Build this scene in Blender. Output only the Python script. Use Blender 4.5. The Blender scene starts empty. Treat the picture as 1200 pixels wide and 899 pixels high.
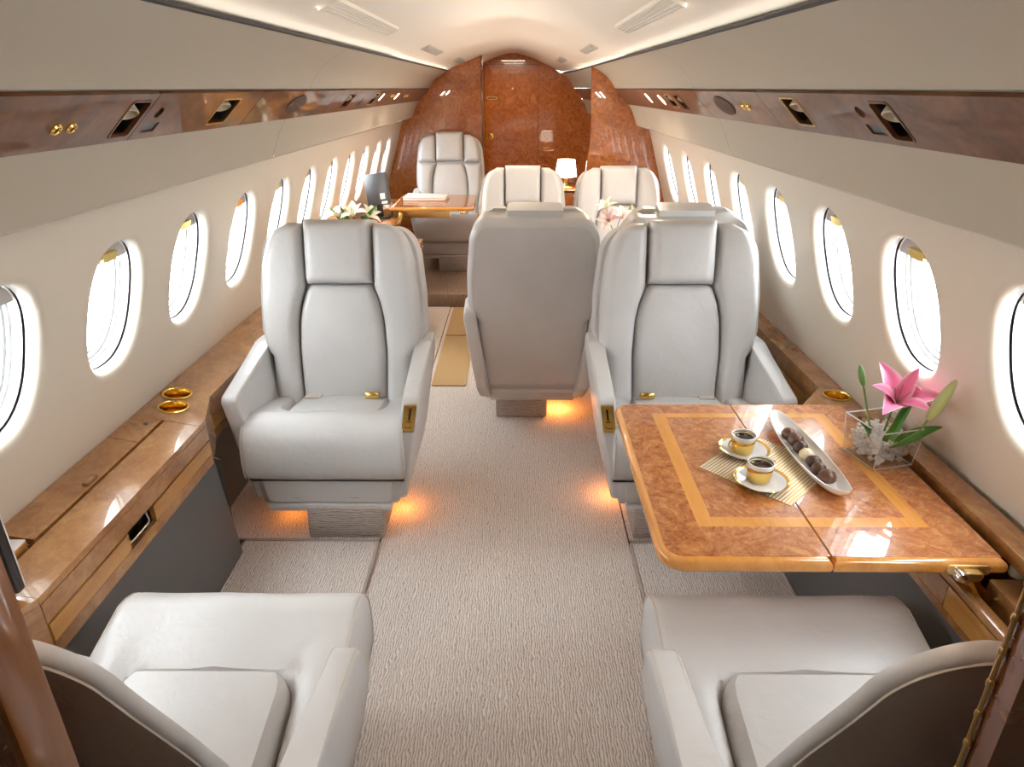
import bpy, bmesh, math, random
from mathutils import Vector, Matrix, Euler
random.seed(7)
S = bpy.context.scene
COL = S.collection
PI = math.pi

# ------------------------------------------------------------------ camera, sky, exposure
cam_d = bpy.data.cameras.new('camera')
cam_d.sensor_width = 36.0
cam_d.lens = 790 / 1200 * 36
cam_d.clip_start = 0.02
cam = bpy.data.objects.new('camera', cam_d)
COL.objects.link(cam)
cam.location = (0.045, 0.0, 1.53)
cam.rotation_euler = (math.radians(90 - 23.712), 0, math.radians(0.398))
S.camera = cam

W = bpy.data.worlds.new('overcast_sky')
S.world = W
W.use_nodes = True
bg = W.node_tree.nodes['Background']
bg.inputs['Color'].default_value = (0.93, 0.97, 1.0, 1)
bg.inputs['Strength'].default_value = 17.0

S.view_settings.view_transform = 'Standard'
S.view_settings.look = 'None'
S.view_settings.gamma = 1.0
S.view_settings.exposure = 0.25
S.view_settings.use_curve_mapping = False
S.cycles.max_bounces = 10
S.cycles.diffuse_bounces = 6
S.cycles.transparent_max_bounces = 16
S.cycles.caustics_reflective = False
S.cycles.caustics_refractive = False
S.cycles.sample_clamp_indirect = 6.0

def lamp(name, typ, loc, rot, energy, col, sx=0.1, sy=None, spread=None):
    l = bpy.data.lights.new(name, typ)
    l.energy = energy; l.color = col
    if typ == 'AREA':
        l.shape = 'RECTANGLE'; l.size = sx; l.size_y = sy or sx
        if spread: l.spread = spread
    else:
        l.shadow_soft_size = sx
    o = bpy.data.objects.new(name, l); COL.objects.link(o)
    o.location = loc; o.rotation_euler = rot
    return o
# warm cove strips hidden behind the lip of each overhead panel, washing the vault; the aft section burns brighter
for s in (-1, 1):
    lamp('cove_light', 'AREA', (s * 0.573, 1.30, 1.6635), (0, s * math.radians(101), 0), 4.2, (1.0, 0.93, 0.84), 0.008, 4.6, math.radians(40))
    lamp('cove_light', 'AREA', (s * 0.573, 4.95, 1.6635), (0, s * math.radians(101), 0), 1.9, (1.0, 0.90, 0.76), 0.008, 2.7, math.radians(70))
# warm fill lamps added with no fixture: entrance, aft seats, rear lobby
lamp('entrance_fill', 'AREA', (0.0, 0.45, 1.80), (0, 0, 0), 1.9, (1.0, 0.72, 0.52), 0.16, 0.16)
lamp('aft_fill', 'AREA', (-0.05, 4.75, 1.82), (0, 0, 0), 8.0, (1.0, 0.84, 0.66), 0.5, 0.5)
lamp('lobby_fill', 'AREA', (0.0, 6.85, 1.79), (0, 0, 0), 4.5, (1.0, 0.82, 0.62), 0.25, 0.25)

# ------------------------------------------------------------------ materials
def nodes(name):
    m = bpy.data.materials.new(name)
    m.use_nodes = True
    nt = m.node_tree
    return m, nt, nt.nodes['Principled BSDF']

def N(nt, typ, **kw):
    n = nt.nodes.new(typ)
    for k, v in kw.items():
        if k in n.inputs.keys():
            n.inputs[k].default_value = v
        else:
            setattr(n, k, v)
    return n

def rgba(c): return (c[0], c[1], c[2], 1)

def plain(name, col, rough=0.5, metal=0.0, coat=0.0, spec=0.5, lo=0.31, hi=0.66):
    m, nt, p = nodes(name)
    p.inputs['Base Color'].default_value = rgba(col)
    p.inputs['Roughness'].default_value = rough
    p.inputs['Metallic'].default_value = metal
    p.inputs['Coat Weight'].default_value = coat
    p.inputs['Coat Roughness'].default_value = 0.03
    p.inputs['Specular IOR Level'].default_value = spec
    return m

def coords(nt, scale=(1, 1, 1), rot=(0, 0, 0)):
    tc = N(nt, 'ShaderNodeTexCoord')
    mp = N(nt, 'ShaderNodeMapping')
    mp.inputs['Scale'].default_value = scale
    mp.inputs['Rotation'].default_value = rot
    nt.links.new(tc.outputs['Object'], mp.inputs['Vector'])
    return mp.outputs['Vector']

def ramp(nt, fac, stops):
    r = N(nt, 'ShaderNodeValToRGB')
    e = r.color_ramp.elements
    e[0].position, e[0].color = stops[0][0], rgba(stops[0][1])
    e[1].position, e[1].color = stops[-1][0], rgba(stops[-1][1])
    for pos, c in stops[1:-1]:
        x = e.new(pos); x.color = rgba(c)
    nt.links.new(fac, r.inputs['Fac'])
    return r.outputs['Color']

def burl(name, dark, mid, light, scale=7.0, stretch=(1, 1, 1), fine=30.0, rough=0.25, coat=1.0, dist=2.2, rot=(0, 0, 0), cior=1.6, spec=0.5, lo=0.31, hi=0.66):
    m, nt, p = nodes(name)
    v = coords(nt, stretch, rot)
    n1 = N(nt, 'ShaderNodeTexNoise', Scale=scale, Detail=6.0, Roughness=0.62, Distortion=dist)
    n2 = N(nt, 'ShaderNodeTexNoise', Scale=fine, Detail=5.0, Roughness=0.7, Distortion=1.6)
    nt.links.new(v, n1.inputs['Vector']); nt.links.new(v, n2.inputs['Vector'])
    mx = N(nt, 'ShaderNodeMix'); mx.data_type = 'FLOAT'
    mx.inputs[0].default_value = 0.42
    nt.links.new(n1.outputs['Fac'], mx.inputs[2]); nt.links.new(n2.outputs['Fac'], mx.inputs[3])
    c = ramp(nt, mx.outputs[0], [(lo, dark), ((lo + hi) / 2, mid), (hi, light)])
    nt.links.new(c, p.inputs['Base Color'])
    p.inputs['Roughness'].default_value = rough
    p.inputs['Coat Weight'].default_value = coat
    p.inputs['Coat Roughness'].default_value = 0.025
    p.inputs['Coat IOR'].default_value = cior
    p.inputs['Specular IOR Level'].default_value = spec
    return m

def leather(name, col):
    m, nt, p = nodes(name)
    v = coords(nt)
    n0 = N(nt, 'ShaderNodeTexNoise', Scale=4.0, Detail=3.0)
    nt.links.new(v, n0.inputs['Vector'])
    c = ramp(nt, n0.outputs['Fac'], [(0.3, [x * 0.95 for x in col]), (0.7, [x * 1.04 for x in col])])
    nt.links.new(c, p.inputs['Base Color'])
    p.inputs['Roughness'].default_value = 0.36
    p.inputs['Specular IOR Level'].default_value = 0.5
    n1 = N(nt, 'ShaderNodeTexNoise', Scale=420.0, Detail=2.0)
    n2 = N(nt, 'ShaderNodeTexNoise', Scale=18.0, Detail=4.0, Distortion=0.8)
    nt.links.new(v, n1.inputs['Vector']); nt.links.new(v, n2.inputs['Vector'])
    b1 = N(nt, 'ShaderNodeBump', Strength=0.05, Distance=0.002)
    b2 = N(nt, 'ShaderNodeBump', Strength=0.24, Distance=0.01)
    nt.links.new(n1.outputs['Fac'], b1.inputs['Height'])
    nt.links.new(n2.outputs['Fac'], b2.inputs['Height'])
    nt.links.new(b1.outputs['Normal'], b2.inputs['Normal'])
    nt.links.new(b2.outputs['Normal'], p.inputs['Normal'])
    return m

def carpet(name, dark, light, sx=1.0, sy=0.30, across=False, period=24.0):
    """loop pile with fine wavy ribs running along the cabin (or across it)"""
    m, nt, p = nodes(name)
    v = coords(nt, (0.3, 0.3, 1.0) if across else (sx, sy, sx))
    w = N(nt, 'ShaderNodeTexWave', wave_type='BANDS', bands_direction='Z' if across else 'X', Scale=period, Distortion=8.0, Detail=2.0)
    w.inputs['Detail Scale'].default_value = 1.3
    n2 = N(nt, 'ShaderNodeTexNoise', Scale=260.0, Detail=1.0)
    nt.links.new(v, w.inputs['Vector']); nt.links.new(v, n2.inputs['Vector'])
    mx = N(nt, 'ShaderNodeMix'); mx.data_type = 'FLOAT'
    mx.inputs[0].default_value = 0.42
    nt.links.new(w.outputs['Fac'], mx.inputs[2]); nt.links.new(n2.outputs['Fac'], mx.inputs[3])
    c = ramp(nt, mx.outputs[0], [(0.18, dark), (0.36, [a_ * 0.35 + b_ * 0.65 for a_, b_ in zip(dark, light)]), (0.62, light)])
    nt.links.new(c, p.inputs['Base Color'])
    b = N(nt, 'ShaderNodeBump', Strength=0.6, Distance=0.004)
    nt.links.new(mx.outputs[0], b.inputs['Height'])
    nt.links.new(b.outputs['Normal'], p.inputs['Normal'])
    p.inputs['Roughness'].default_value = 0.95
    p.inputs['Specular IOR Level'].default_value = 0.1
    return m

def thin_glass(name, tint=(1, 1, 1), ior=1.45):
    m = bpy.data.materials.new(name); m.use_nodes = True
    nt = m.node_tree; nt.nodes.clear()
    out = N(nt, 'ShaderNodeOutputMaterial')
    t = N(nt, 'ShaderNodeBsdfTransparent'); t.inputs['Color'].default_value = rgba(tint)
    g = N(nt, 'ShaderNodeBsdfGlossy'); g.inputs['Roughness'].default_value = 0.02
    f = N(nt, 'ShaderNodeFresnel')
    ge = N(nt, 'ShaderNodeNewGeometry')
    mi = N(nt, 'ShaderNodeMix'); mi.data_type = 'FLOAT'
    mi.inputs[2].default_value = ior; mi.inputs[3].default_value = 1 / ior
    nt.links.new(ge.outputs['Backfacing'], mi.inputs[0]); nt.links.new(mi.outputs[0], f.inputs['IOR'])
    mx = N(nt, 'ShaderNodeMixShader')
    nt.links.new(f.outputs[0], mx.inputs[0]); nt.links.new(t.outputs[0], mx.inputs[1])
    nt.links.new(g.outputs[0], mx.inputs[2]); nt.links.new(mx.outputs[0], out.inputs[0])
    return m

def solid_glass(name, col=(1, 1, 1), ior=1.4):
    m, nt, p = nodes(name)
    p.inputs['Base Color'].default_value = rgba(col)
    p.inputs['Transmission Weight'].default_value = 1.0
    p.inputs['Roughness'].default_value = 0.0
    p.inputs['IOR'].default_value = ior
    return m

def sparkle(name, milk):  # white mixed into clear glass, painting its sparkle
    m = thin_glass(name, (0.97, 0.98, 0.98), 1.6)
    nt = m.node_tree
    out = [n for n in nt.nodes if n.type == 'OUTPUT_MATERIAL'][0]
    src = out.inputs[0].links[0].from_socket
    d = N(nt, 'ShaderNodeBsdfTranslucent'); d.inputs['Color'].default_value = (0.95, 0.95, 0.95, 1)
    e = N(nt, 'ShaderNodeBsdfDiffuse'); e.inputs['Color'].default_value = (0.95, 0.95, 0.95, 1)
    ad = N(nt, 'ShaderNodeMixShader'); ad.inputs[0].default_value = 0.5
    nt.links.new(d.outputs[0], ad.inputs[1]); nt.links.new(e.outputs[0], ad.inputs[2])
    mx = N(nt, 'ShaderNodeMixShader'); mx.inputs[0].default_value = milk
    nt.links.new(src, mx.inputs[1]); nt.links.new(ad.outputs[0], mx.inputs[2])
    nt.links.new(mx.outputs[0], out.inputs[0])
    return m

def emit(name, col, strength):
    m, nt, p = nodes(name)
    p.inputs['Base Color'].default_value = rgba(col)
    p.inputs['Emission Color'].default_value = rgba(col)
    p.inputs['Emission Strength'].default_value = strength
    return m

def petal_mat(name, core, edge):
    m, nt, p = nodes(name)
    uv = N(nt, 'ShaderNodeUVMap')
    sp = N(nt, 'ShaderNodeSeparateXYZ')
    nt.links.new(uv.outputs['UV'], sp.inputs[0])
    c = ramp(nt, sp.outputs['X'], [(0.0, core), (0.55, core), (1.0, edge)])
    nt.links.new(c, p.inputs['Base Color'])
    p.inputs['Roughness'].default_value = 0.45
    p.inputs['Subsurface Weight'].default_value = 0.15
    p.inputs['Subsurface Radius'].default_value = (0.02, 0.008, 0.01)
    return m

M = {
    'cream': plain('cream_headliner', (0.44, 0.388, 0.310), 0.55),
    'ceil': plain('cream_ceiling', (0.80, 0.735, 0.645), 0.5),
    'wall': plain('cream_wall', (0.70, 0.63, 0.53), 0.42),
    'reveal': plain('white_window_surround', (0.90, 0.89, 0.87), 0.35),
    'gasket': plain('dark_window_seal', (0.05, 0.043, 0.042), 0.5),
    'pframe': plain('pale_grey_window_ring', (0.62, 0.65, 0.67), 0.4),
    'shade': plain('pleated_grey_shade', (0.50, 0.47, 0.44), 0.5),
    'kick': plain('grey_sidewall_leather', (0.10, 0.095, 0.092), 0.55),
    'black': plain('black_plastic', (0.015, 0.014, 0.014), 0.35),
    'seam': plain('black_seal', (0.02, 0.018, 0.018), 0.6),
    'hull': plain('dark_hull_lining', (0.05, 0.045, 0.04), 0.8),
    'leather': leather('grey_beige_leather', (0.62, 0.615, 0.615)),
    'stitch': plain('pale_stitching', (0.60, 0.55, 0.49), 0.6),
    'crease': plain('seam_shadow_cord', (0.16, 0.14, 0.13), 0.6),
    'carpet': carpet('grey_beige_carpet', (0.40, 0.355, 0.33), (0.78, 0.715, 0.675), 1.0, 0.45, False, 40.0),
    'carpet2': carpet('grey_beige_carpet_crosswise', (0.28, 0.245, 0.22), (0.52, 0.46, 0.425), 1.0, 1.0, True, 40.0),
    'binding': plain('carpet_binding', (0.40, 0.35, 0.32), 0.9),
    'brown_carpet': carpet('brown_carpet', (0.17, 0.12, 0.09), (0.34, 0.25, 0.19)),
    'tan': carpet('tan_mat', (0.36, 0.25, 0.13), (0.52, 0.37, 0.20), 1.0, 1.0, False, 40.0),
    'gold': plain('polished_gold', (0.90, 0.62, 0.18), 0.14, 1.0),
    'brass': plain('brass', (0.78, 0.56, 0.24), 0.30, 1.0),
    'chrome': plain('chrome', (0.8, 0.8, 0.8), 0.12, 1.0),
    'burl_table': burl('burl_table_veneer', (0.25, 0.070, 0.020), (0.44, 0.155, 0.045), (0.62, 0.28, 0.10), 11.0, fine=60, dist=4.0, lo=0.37, hi=0.62),
    'burl_ledge': burl('burl_ledge_veneer', (0.22, 0.086, 0.024), (0.34, 0.152, 0.048), (0.47, 0.235, 0.082), 6.0, (1.0, 0.7, 1.0), 34),
    'burl_door': burl('burl_bulkhead_veneer', (0.21, 0.054, 0.009), (0.40, 0.113, 0.018), (0.54, 0.185, 0.038), 9.0, fine=52, dist=3.2, lo=0.37, hi=0.62),
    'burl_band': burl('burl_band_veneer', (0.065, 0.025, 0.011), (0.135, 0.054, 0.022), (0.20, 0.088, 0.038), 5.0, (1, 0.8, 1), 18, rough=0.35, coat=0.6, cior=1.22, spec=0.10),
    'amber': burl('amber_satinwood', (0.52, 0.20, 0.03), (0.68, 0.29, 0.055), (0.76, 0.36, 0.09), 3.0, (6.0, 0.6, 6.0), 12, dist=0.6),
    'amber_dark': burl('amber_fascia_wood', (0.36, 0.15, 0.03), (0.46, 0.21, 0.045), (0.54, 0.27, 0.07), 3.0, (6.0, 0.5, 6.0), 12, dist=0.6),
    'jamb': burl('jamb_wood', (0.09, 0.030, 0.005), (0.14, 0.048, 0.008), (0.19, 0.07, 0.015), 3.0, (5, 5, 0.6), 12, rough=0.3, coat=0.6, dist=0.8),
    'jamb_dark': burl('dark_jamb_wood', (0.06, 0.018, 0.008), (0.12, 0.035, 0.012), (0.18, 0.06, 0.02), 4.0, fine=18),
    'porcelain': plain('white_porcelain', (0.86, 0.85, 0.83), 0.12, coat=0.5),
    'coffee': plain('black_coffee', (0.012, 0.005, 0.003), 0.06),
    'choc': plain('milk_chocolate', (0.105, 0.040, 0.018), 0.35),
    'choc_dark': plain('dark_chocolate', (0.05, 0.018, 0.010), 0.3),
    'choc_white': plain('white_chocolate', (0.80, 0.68, 0.45), 0.4),
    'glass': thin_glass('vase_glass', (0.96, 0.975, 0.97), 1.5),
    'ice': sparkle('acrylic_painted_sparkle', 0.85),  # milky white stands in for refracted window light
    'rim': sparkle('painted_edge_glint', 0.75),  # white stands in for glints on clear glass edges
    'pane': thin_glass('window_glass', (0.98, 0.99, 0.99), 1.3),
    'paper': plain('white_paper', (0.82, 0.82, 0.80), 0.6),
    'white': plain('white_plastic', (0.80, 0.79, 0.77), 0.4),
    'screen': plain('screen_glass', (0.01, 0.01, 0.012), 0.08, coat=1.0),
    'monitor': plain('charcoal_plastic', (0.075, 0.08, 0.09), 0.4),
    'stem': plain('green_stem', (0.11, 0.23, 0.045), 0.5),
    'leaf': plain('green_leaf', (0.065, 0.20, 0.02), 0.4),
    'bud': plain('green_pink_bud', (0.34, 0.34, 0.12), 0.45),
    'petal': petal_mat('pink_petal', (0.84, 0.24, 0.44), (0.94, 0.74, 0.80)),
    'petal_pale': petal_mat('pale_pink_petal', (0.86, 0.62, 0.62), (0.90, 0.84, 0.80)),
    'petal_white': petal_mat('white_petal', (0.85, 0.86, 0.72), (0.92, 0.92, 0.88)),
    'lamp': emit('lit_lamp', (1.0, 0.80, 0.50), 14.0),
    'floor_lamp': emit('amber_floor_lamp', (1.0, 0.40, 0.10), 2.0),
    'cone': plain('cream_lamp_shell', (0.62, 0.55, 0.42), 0.4),
    'speaker': plain('brown_speaker_cloth', (0.11, 0.065, 0.05), 0.9),
    'vent': plain('grey_vent', (0.42, 0.40, 0.37), 0.5),
    'slat_gold': plain('gold_thread', (0.55, 0.34, 0.11), 0.35, 0.6),
    'slat_white': plain('ivory_thread', (0.80, 0.72, 0.58), 0.5),
    'added_shade': emit('lit_added_shade', (1.0, 0.90, 0.76), 4.0),
}

# ------------------------------------------------------------------ object helpers
def tag(o, label=None, cat=None, group=None, kind=None):
    if label: o['label'] = label
    if cat: o['category'] = cat
    if group: o['group'] = group
    if kind: o['kind'] = kind
    return o

def thing(name, loc=(0, 0, 0), rz=0.0, label=None, cat=None, group=None, kind=None):
    o = bpy.data.objects.new(name, None)
    o.empty_display_size = 0.05
    COL.objects.link(o)
    o.location = loc
    o.rotation_euler = (0, 0, rz)
    return tag(o, label, cat, group, kind)

def mesh(name, verts, faces, mat, parent=None, smooth=True, kind=None, uvs=None):
    me = bpy.data.meshes.new(name)
    me.from_pydata([tuple(v) for v in verts], [], faces)
    me.validate()
    bm = bmesh.new(); bm.from_mesh(me)
    if not uvs:
        bmesh.ops.remove_doubles(bm, verts=bm.verts, dist=1e-6)
    bmesh.ops.recalc_face_normals(bm, faces=bm.faces)
    bm.to_mesh(me); bm.free()
    return link(name, me, mat, parent, smooth, kind)

def link(name, me, mat, parent=None, smooth=True, kind=None):
    me.materials.append(M[mat] if isinstance(mat, str) else mat)
    if smooth:
        me.shade_smooth() if hasattr(me, 'shade_smooth') else None
        me.set_sharp_from_angle(angle=math.radians(38))
    else:
        me.shade_flat()
    o = bpy.data.objects.new(name, me)
    COL.objects.link(o)
    if parent is not None: o.parent = parent
    if kind: o['kind'] = kind
    return o

def from_bm(name, bm, mat, parent=None, smooth=True, kind=None):
    bmesh.ops.recalc_face_normals(bm, faces=bm.faces)
    me = bpy.data.meshes.new(name)
    bm.to_mesh(me); bm.free()
    return link(name, me, mat, parent, smooth, kind)

def box(name, lo, hi, mat, parent=None, bev=0.0, seg=2, rot=None, pivot=None, kind=None):
    bm = bmesh.new()
    bmesh.ops.create_cube(bm, size=1.0)
    sx, sy, sz = [max(1e-5, b - a) for a, b in zip(lo, hi)]
    c = Vector([(a + b) / 2 for a, b in zip(lo, hi)])
    bmesh.ops.scale(bm, vec=(sx, sy, sz), verts=bm.verts)
    if bev > 0:
        b = min(bev, min(sx, sy, sz) * 0.49)
        bmesh.ops.bevel(bm, geom=list(bm.edges), offset=b, segments=seg, profile=0.5, affect='EDGES')
    bmesh.ops.translate(bm, vec=c, verts=bm.verts)
    if rot is not None:
        bmesh.ops.rotate(bm, cent=Vector(pivot) if pivot is not None else c, matrix=Euler(rot).to_matrix(), verts=bm.verts)
    return from_bm(name, bm, mat, parent, True, kind)

def round_poly(pts, radii, seg=5):
    """2-D polygon with rounded corners"""
    n = len(pts); out = []
    for i in range(n):
        r = radii[i] if isinstance(radii, (list, tuple)) else radii
        p = Vector(pts[i]).to_2d(); a = Vector(pts[i - 1]).to_2d(); b = Vector(pts[(i + 1) % n]).to_2d()
        if r <= 0: out.append(tuple(p)); continue
        u = (a - p).normalized(); v = (b - p).normalized()
        ang = math.acos(max(-1, min(1, u.dot(v))))
        t = min(r / math.tan(ang / 2), (a - p).length * 0.49, (b - p).length * 0.49)
        rr = t * math.tan(ang / 2)
        c = p + (u + v).normalized() * (rr / math.sin(ang / 2))
        s0 = p + u * t - c; s1 = p + v * t - c
        a0 = math.atan2(s0.y, s0.x); a1 = math.atan2(s1.y, s1.x)
        d = (a1 - a0 + PI) % (2 * PI) - PI
        for k in range(seg + 1):
            th = a0 + d * k / seg
            out.append((c.x + rr * math.cos(th), c.y + rr * math.sin(th)))
    return out

def rect(a0, a1, b0, b1, r=0.0, seg=4):
    p = [(a0, b0), (a1, b0), (a1, b1), (a0, b1)]
    return round_poly(p, r, seg) if r > 0 else p

def circle(ca, cb, r, n=20, rb=None):
    rb = rb or r
    return [(ca + r * math.cos(2 * PI * k / n), cb + rb * math.sin(2 * PI * k / n)) for k in range(n)]

def slab(name, outer, holes, c0, c1, MAP, mat, parent=None, kind=None, smooth=True):
    """flat plate from a 2-D outline with holes, between heights c0 and c1"""
    bm = bmesh.new()
    loops = [outer] + list(holes)
    idx = []
    for lp in loops:
        vs = [bm.verts.new((p[0], p[1], 0)) for p in lp]
        idx.append(vs)
        for i in range(len(vs)): bm.edges.new((vs[i], vs[(i + 1) % len(vs)]))
    bmesh.ops.triangle_fill(bm, use_beauty=True, use_dissolve=False, edges=list(bm.edges), normal=(0, 0, 1))
    bm.verts.index_update()
    pts = [(v.co.x, v.co.y) for v in bm.verts]
    tris = [[v.index for v in f.verts] for f in bm.faces]
    li = [[v.index for v in vs] for vs in idx]
    bm.free()
    n = len(pts)
    verts = [MAP(a, b, c0) for a, b in pts] + [MAP(a, b, c1) for a, b in pts]
    faces = [t for t in tris] + [[i + n for i in reversed(t)] for t in tris]
    for l in li:
        for i in range(len(l)):
            a, b = l[i], l[(i + 1) % len(l)]
            faces.append([a, b, b + n, a + n])
    return mesh(name, verts, faces, mat, parent, smooth, kind)

def xy(a, b, c): return (a, b, c)

def prism(name, outer, x0, x1, MAP, mat, parent=None, bev=0.0, seg=3):
    """extrude a polygon between x0 and x1 (MAP(a,b,c)); round the two rims"""
    bm = bmesh.new()
    vs0 = [bm.verts.new((p[0], p[1], x0)) for p in outer]
    f = bm.faces.new(vs0)
    r = bmesh.ops.extrude_face_region(bm, geom=[f])
    up = [g for g in r['geom'] if isinstance(g, bmesh.types.BMVert)]
    for v in up: v.co.z = x1
    if bev > 0:
        es = [e for e in bm.edges if abs(e.verts[0].co.z - e.verts[1].co.z) < 1e-6]
        bmesh.ops.bevel(bm, geom=es, offset=bev, segments=seg, profile=0.5, affect='EDGES', clamp_overlap=True)
    for v in bm.verts: v.co = Vector(MAP(v.co.x, v.co.y, v.co.z))
    return from_bm(name, bm, mat, parent)

def lathe(name, prof, n, mat, parent=None, loc=(0, 0, 0), axis=None, sx=1.0, sy=1.0):
    verts, faces = [], []
    for r, z in prof:
        for k in range(n):
            a = 2 * PI * k / n
            verts.append(Vector((r * sx * math.cos(a), r * sy * math.sin(a), z)))
    m = len(prof)
    for i in range(m - 1):
        for k in range(n):
            faces.append([i * n + k, i * n + (k + 1) % n, (i + 1) * n + (k + 1) % n, (i + 1) * n + k])
    if prof[0][0] > 1e-6: faces.append([k for k in range(n)][::-1])
    if prof[-1][0] > 1e-6: faces.append([(m - 1) * n + k for k in range(n)])
    if axis is not None:
        q = Vector((0, 0, 1)).rotation_difference(Vector(axis).normalized())
        verts = [q @ v for v in verts]
    verts = [v + Vector(loc) for v in verts]
    return mesh(name, verts, faces, mat, parent)

def lathe_open(name, prof, n, mat, parent=None, loc=(0, 0, 0), axis=None):
    """closed ring profile revolved (torus-like)"""
    verts, faces = [], []
    for r, z in prof:
        for k in range(n):
            a = 2 * PI * k / n
            verts.append(Vector((r * math.cos(a), r * math.sin(a), z)))
    m = len(prof)
    for i in range(m):
        j = (i + 1) % m
        for k in range(n):
            faces.append([i * n + k, i * n + (k + 1) % n, j * n + (k + 1) % n, j * n + k])
    if axis is not None:
        q = Vector((0, 0, 1)).rotation_difference(Vector(axis).normalized())
        verts = [q @ v for v in verts]
    verts = [v + Vector(loc) for v in verts]
    return mesh(name, verts, faces, mat, parent)

def tube(name, pts, r, mat, parent=None, n=6, closed=False, r1=None):
    pts = [Vector(p) for p in pts]
    verts, faces = [], []
    m = len(pts)
    prev = None
    for i, p in enumerate(pts):
        if closed: t = pts[(i + 1) % m] - pts[i - 1]
        else: t = pts[min(i + 1, m - 1)] - pts[max(i - 1, 0)]
        t.normalize()
        if prev is None:
            a = t.orthogonal().normalized()
        else:
            a = (prev - t * prev.dot(t)).normalized()
        prev = a
        b = t.cross(a)
        rr = r if r1 is None else r + (r1 - r) * i / (m - 1)
        for k in range(n):
            th = 2 * PI * k / n
            verts.append(p + a * rr * math.cos(th) + b * rr * math.sin(th))
    for i in range(m if closed else m - 1):
        j = (i + 1) % m
        for k in range(n):
            faces.append([i * n + k, i * n + (k + 1) % n, j * n + (k + 1) % n, j * n + k])
    if not closed:
        faces.append(list(range(n))); faces.append([(m - 1) * n + k for k in range(n)])
    return mesh(name, verts, faces, mat, parent)

def loft(name, secs, mat, parent=None, kind=None, smooth=True):
    """open strip through sections (lists of points)"""
    verts = [p for s in secs for p in s]
    n = len(secs[0]); faces = []
    for i in range(len(secs) - 1):
        for k in range(n - 1):
            faces.append([i * n + k, i * n + k + 1, (i + 1) * n + k + 1, (i + 1) * n + k])
    return mesh(name, verts, faces, mat, parent, smooth, kind)

def pad(name, P, nu, nv, thick, r, back, mat, parent=None, crown=0.0, flip=1, bump=None, taper=0.0):
    """upholstered pad over the patch P(u,v), u,v in [-1,1]"""
    us = [math.sin(PI / 2 * (2 * i / nu - 1)) for i in range(nu + 1)]
    vs = [math.sin(PI / 2 * (2 * i / nv - 1)) for i in range(nv + 1)]
    front, rear = [], []
    e = 0.004
    H = (P(0, 1) - P(0, -1)).length
    q = lambda d: math.sqrt(max(0.0, 1 - (1 - min(d / r, 1)) ** 2))
    for v in vs:
        Wd = (P(1, v) - P(-1, v)).length
        for u in us:
            p = P(u, v)
            uc = max(-1 + e, min(1 - e, u)); vc = max(-0.9, min(0.9, v))
            n = (P(uc + e, vc) - P(uc - e, vc)).cross(P(uc, vc + e) - P(uc, vc - e))
            n = n.normalized() * flip
            h = thick * q((1 - abs(u)) * Wd / 2) * q((1 - abs(v)) * H / 2) + crown * (1 - u * u) * (1 - v * v)
            if bump: h += bump(u, v) * min(1, 4 * (1 - abs(u))) * min(1, 4 * (1 - abs(v)))
            front.append(p + n * h)
            bk_ = back
            if taper:
                q2 = lambda d: 1 - (1 - min(d / taper, 1)) ** 2
                bk_ = back * (0.04 + 0.96 * q2((1 - abs(u)) * Wd / 2) * q2((1 - abs(v)) * H / 2))
            rear.append(p - n * bk_)
    n1 = nu + 1
    faces = []
    off = len(front)
    for j in range(nv):
        for i in range(nu):
            a = j * n1 + i
            faces.append([a, a + 1, a + n1 + 1, a + n1])
            faces.append([off + a, off + a + n1, off + a + n1 + 1, off + a + 1])
    rim = [i for i in range(n1)] + [j * n1 + nu for j in range(1, nv + 1)] + [nv * n1 + i for i in range(nu - 1, -1, -1)] + [j * n1 for j in range(nv - 1, 0, -1)]
    for k in range(len(rim)):
        a, b = rim[k], rim[(k + 1) % len(rim)]
        faces.append([a, b, off + b, off + a])
    return mesh(name, front + rear, faces, mat, parent)

def sstep(a, b, x):
    t = max(0.0, min(1.0, (x - a) / (b - a)))
    return t * t * (3 - 2 * t)

def lerp_tab(tab, x):
    if x <= tab[0][0]: return tab[0][1]
    for (x0, y0), (x1, y1) in zip(tab, tab[1:]):
        if x <= x1: return y0 + (y1 - y0) * (x - x0) / (x1 - x0)
    return tab[-1][1]

# ------------------------------------------------------------------ cabin shell
Y0, YR, YL, YD = -1.3, 5.0, 6.35, 7.4       # front end, right and left rear partitions, door bulkhead
SECY = [Y0, 1.0, 3.0, 5.0, 6.4, 6.9, 7.45]
def sec_scale(y): return 1.0 if y <= 6.4 else 1.0 - 0.13 * sstep(6.4, 7.45, y)

CEIL = [(0.585, 1.668), (0.55, 1.676), (0.50, 1.690), (0.43, 1.715), (0.36, 1.743), (0.28, 1.774), (0.20, 1.802), (0.12, 1.825), (0.05, 1.838), (0.0, 1.840)]
full = [(x, z) for x, z in CEIL] + [(-x, z) for x, z in reversed(CEIL[:-1])]
loft('ceiling', [[(x * sec_scale(y), y, z) for x, z in full] for y in SECY], 'ceil', kind='structure')

floor = slab('floor', rect(-1.22, 1.22, Y0, 7.6), [], -0.06, -0.004, xy, 'hull', kind='structure')
slab('carpet_runner', rect(-0.452, 0.458, Y0, 4.92), [], -0.004, 0.0, xy, 'carpet', floor)
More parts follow.
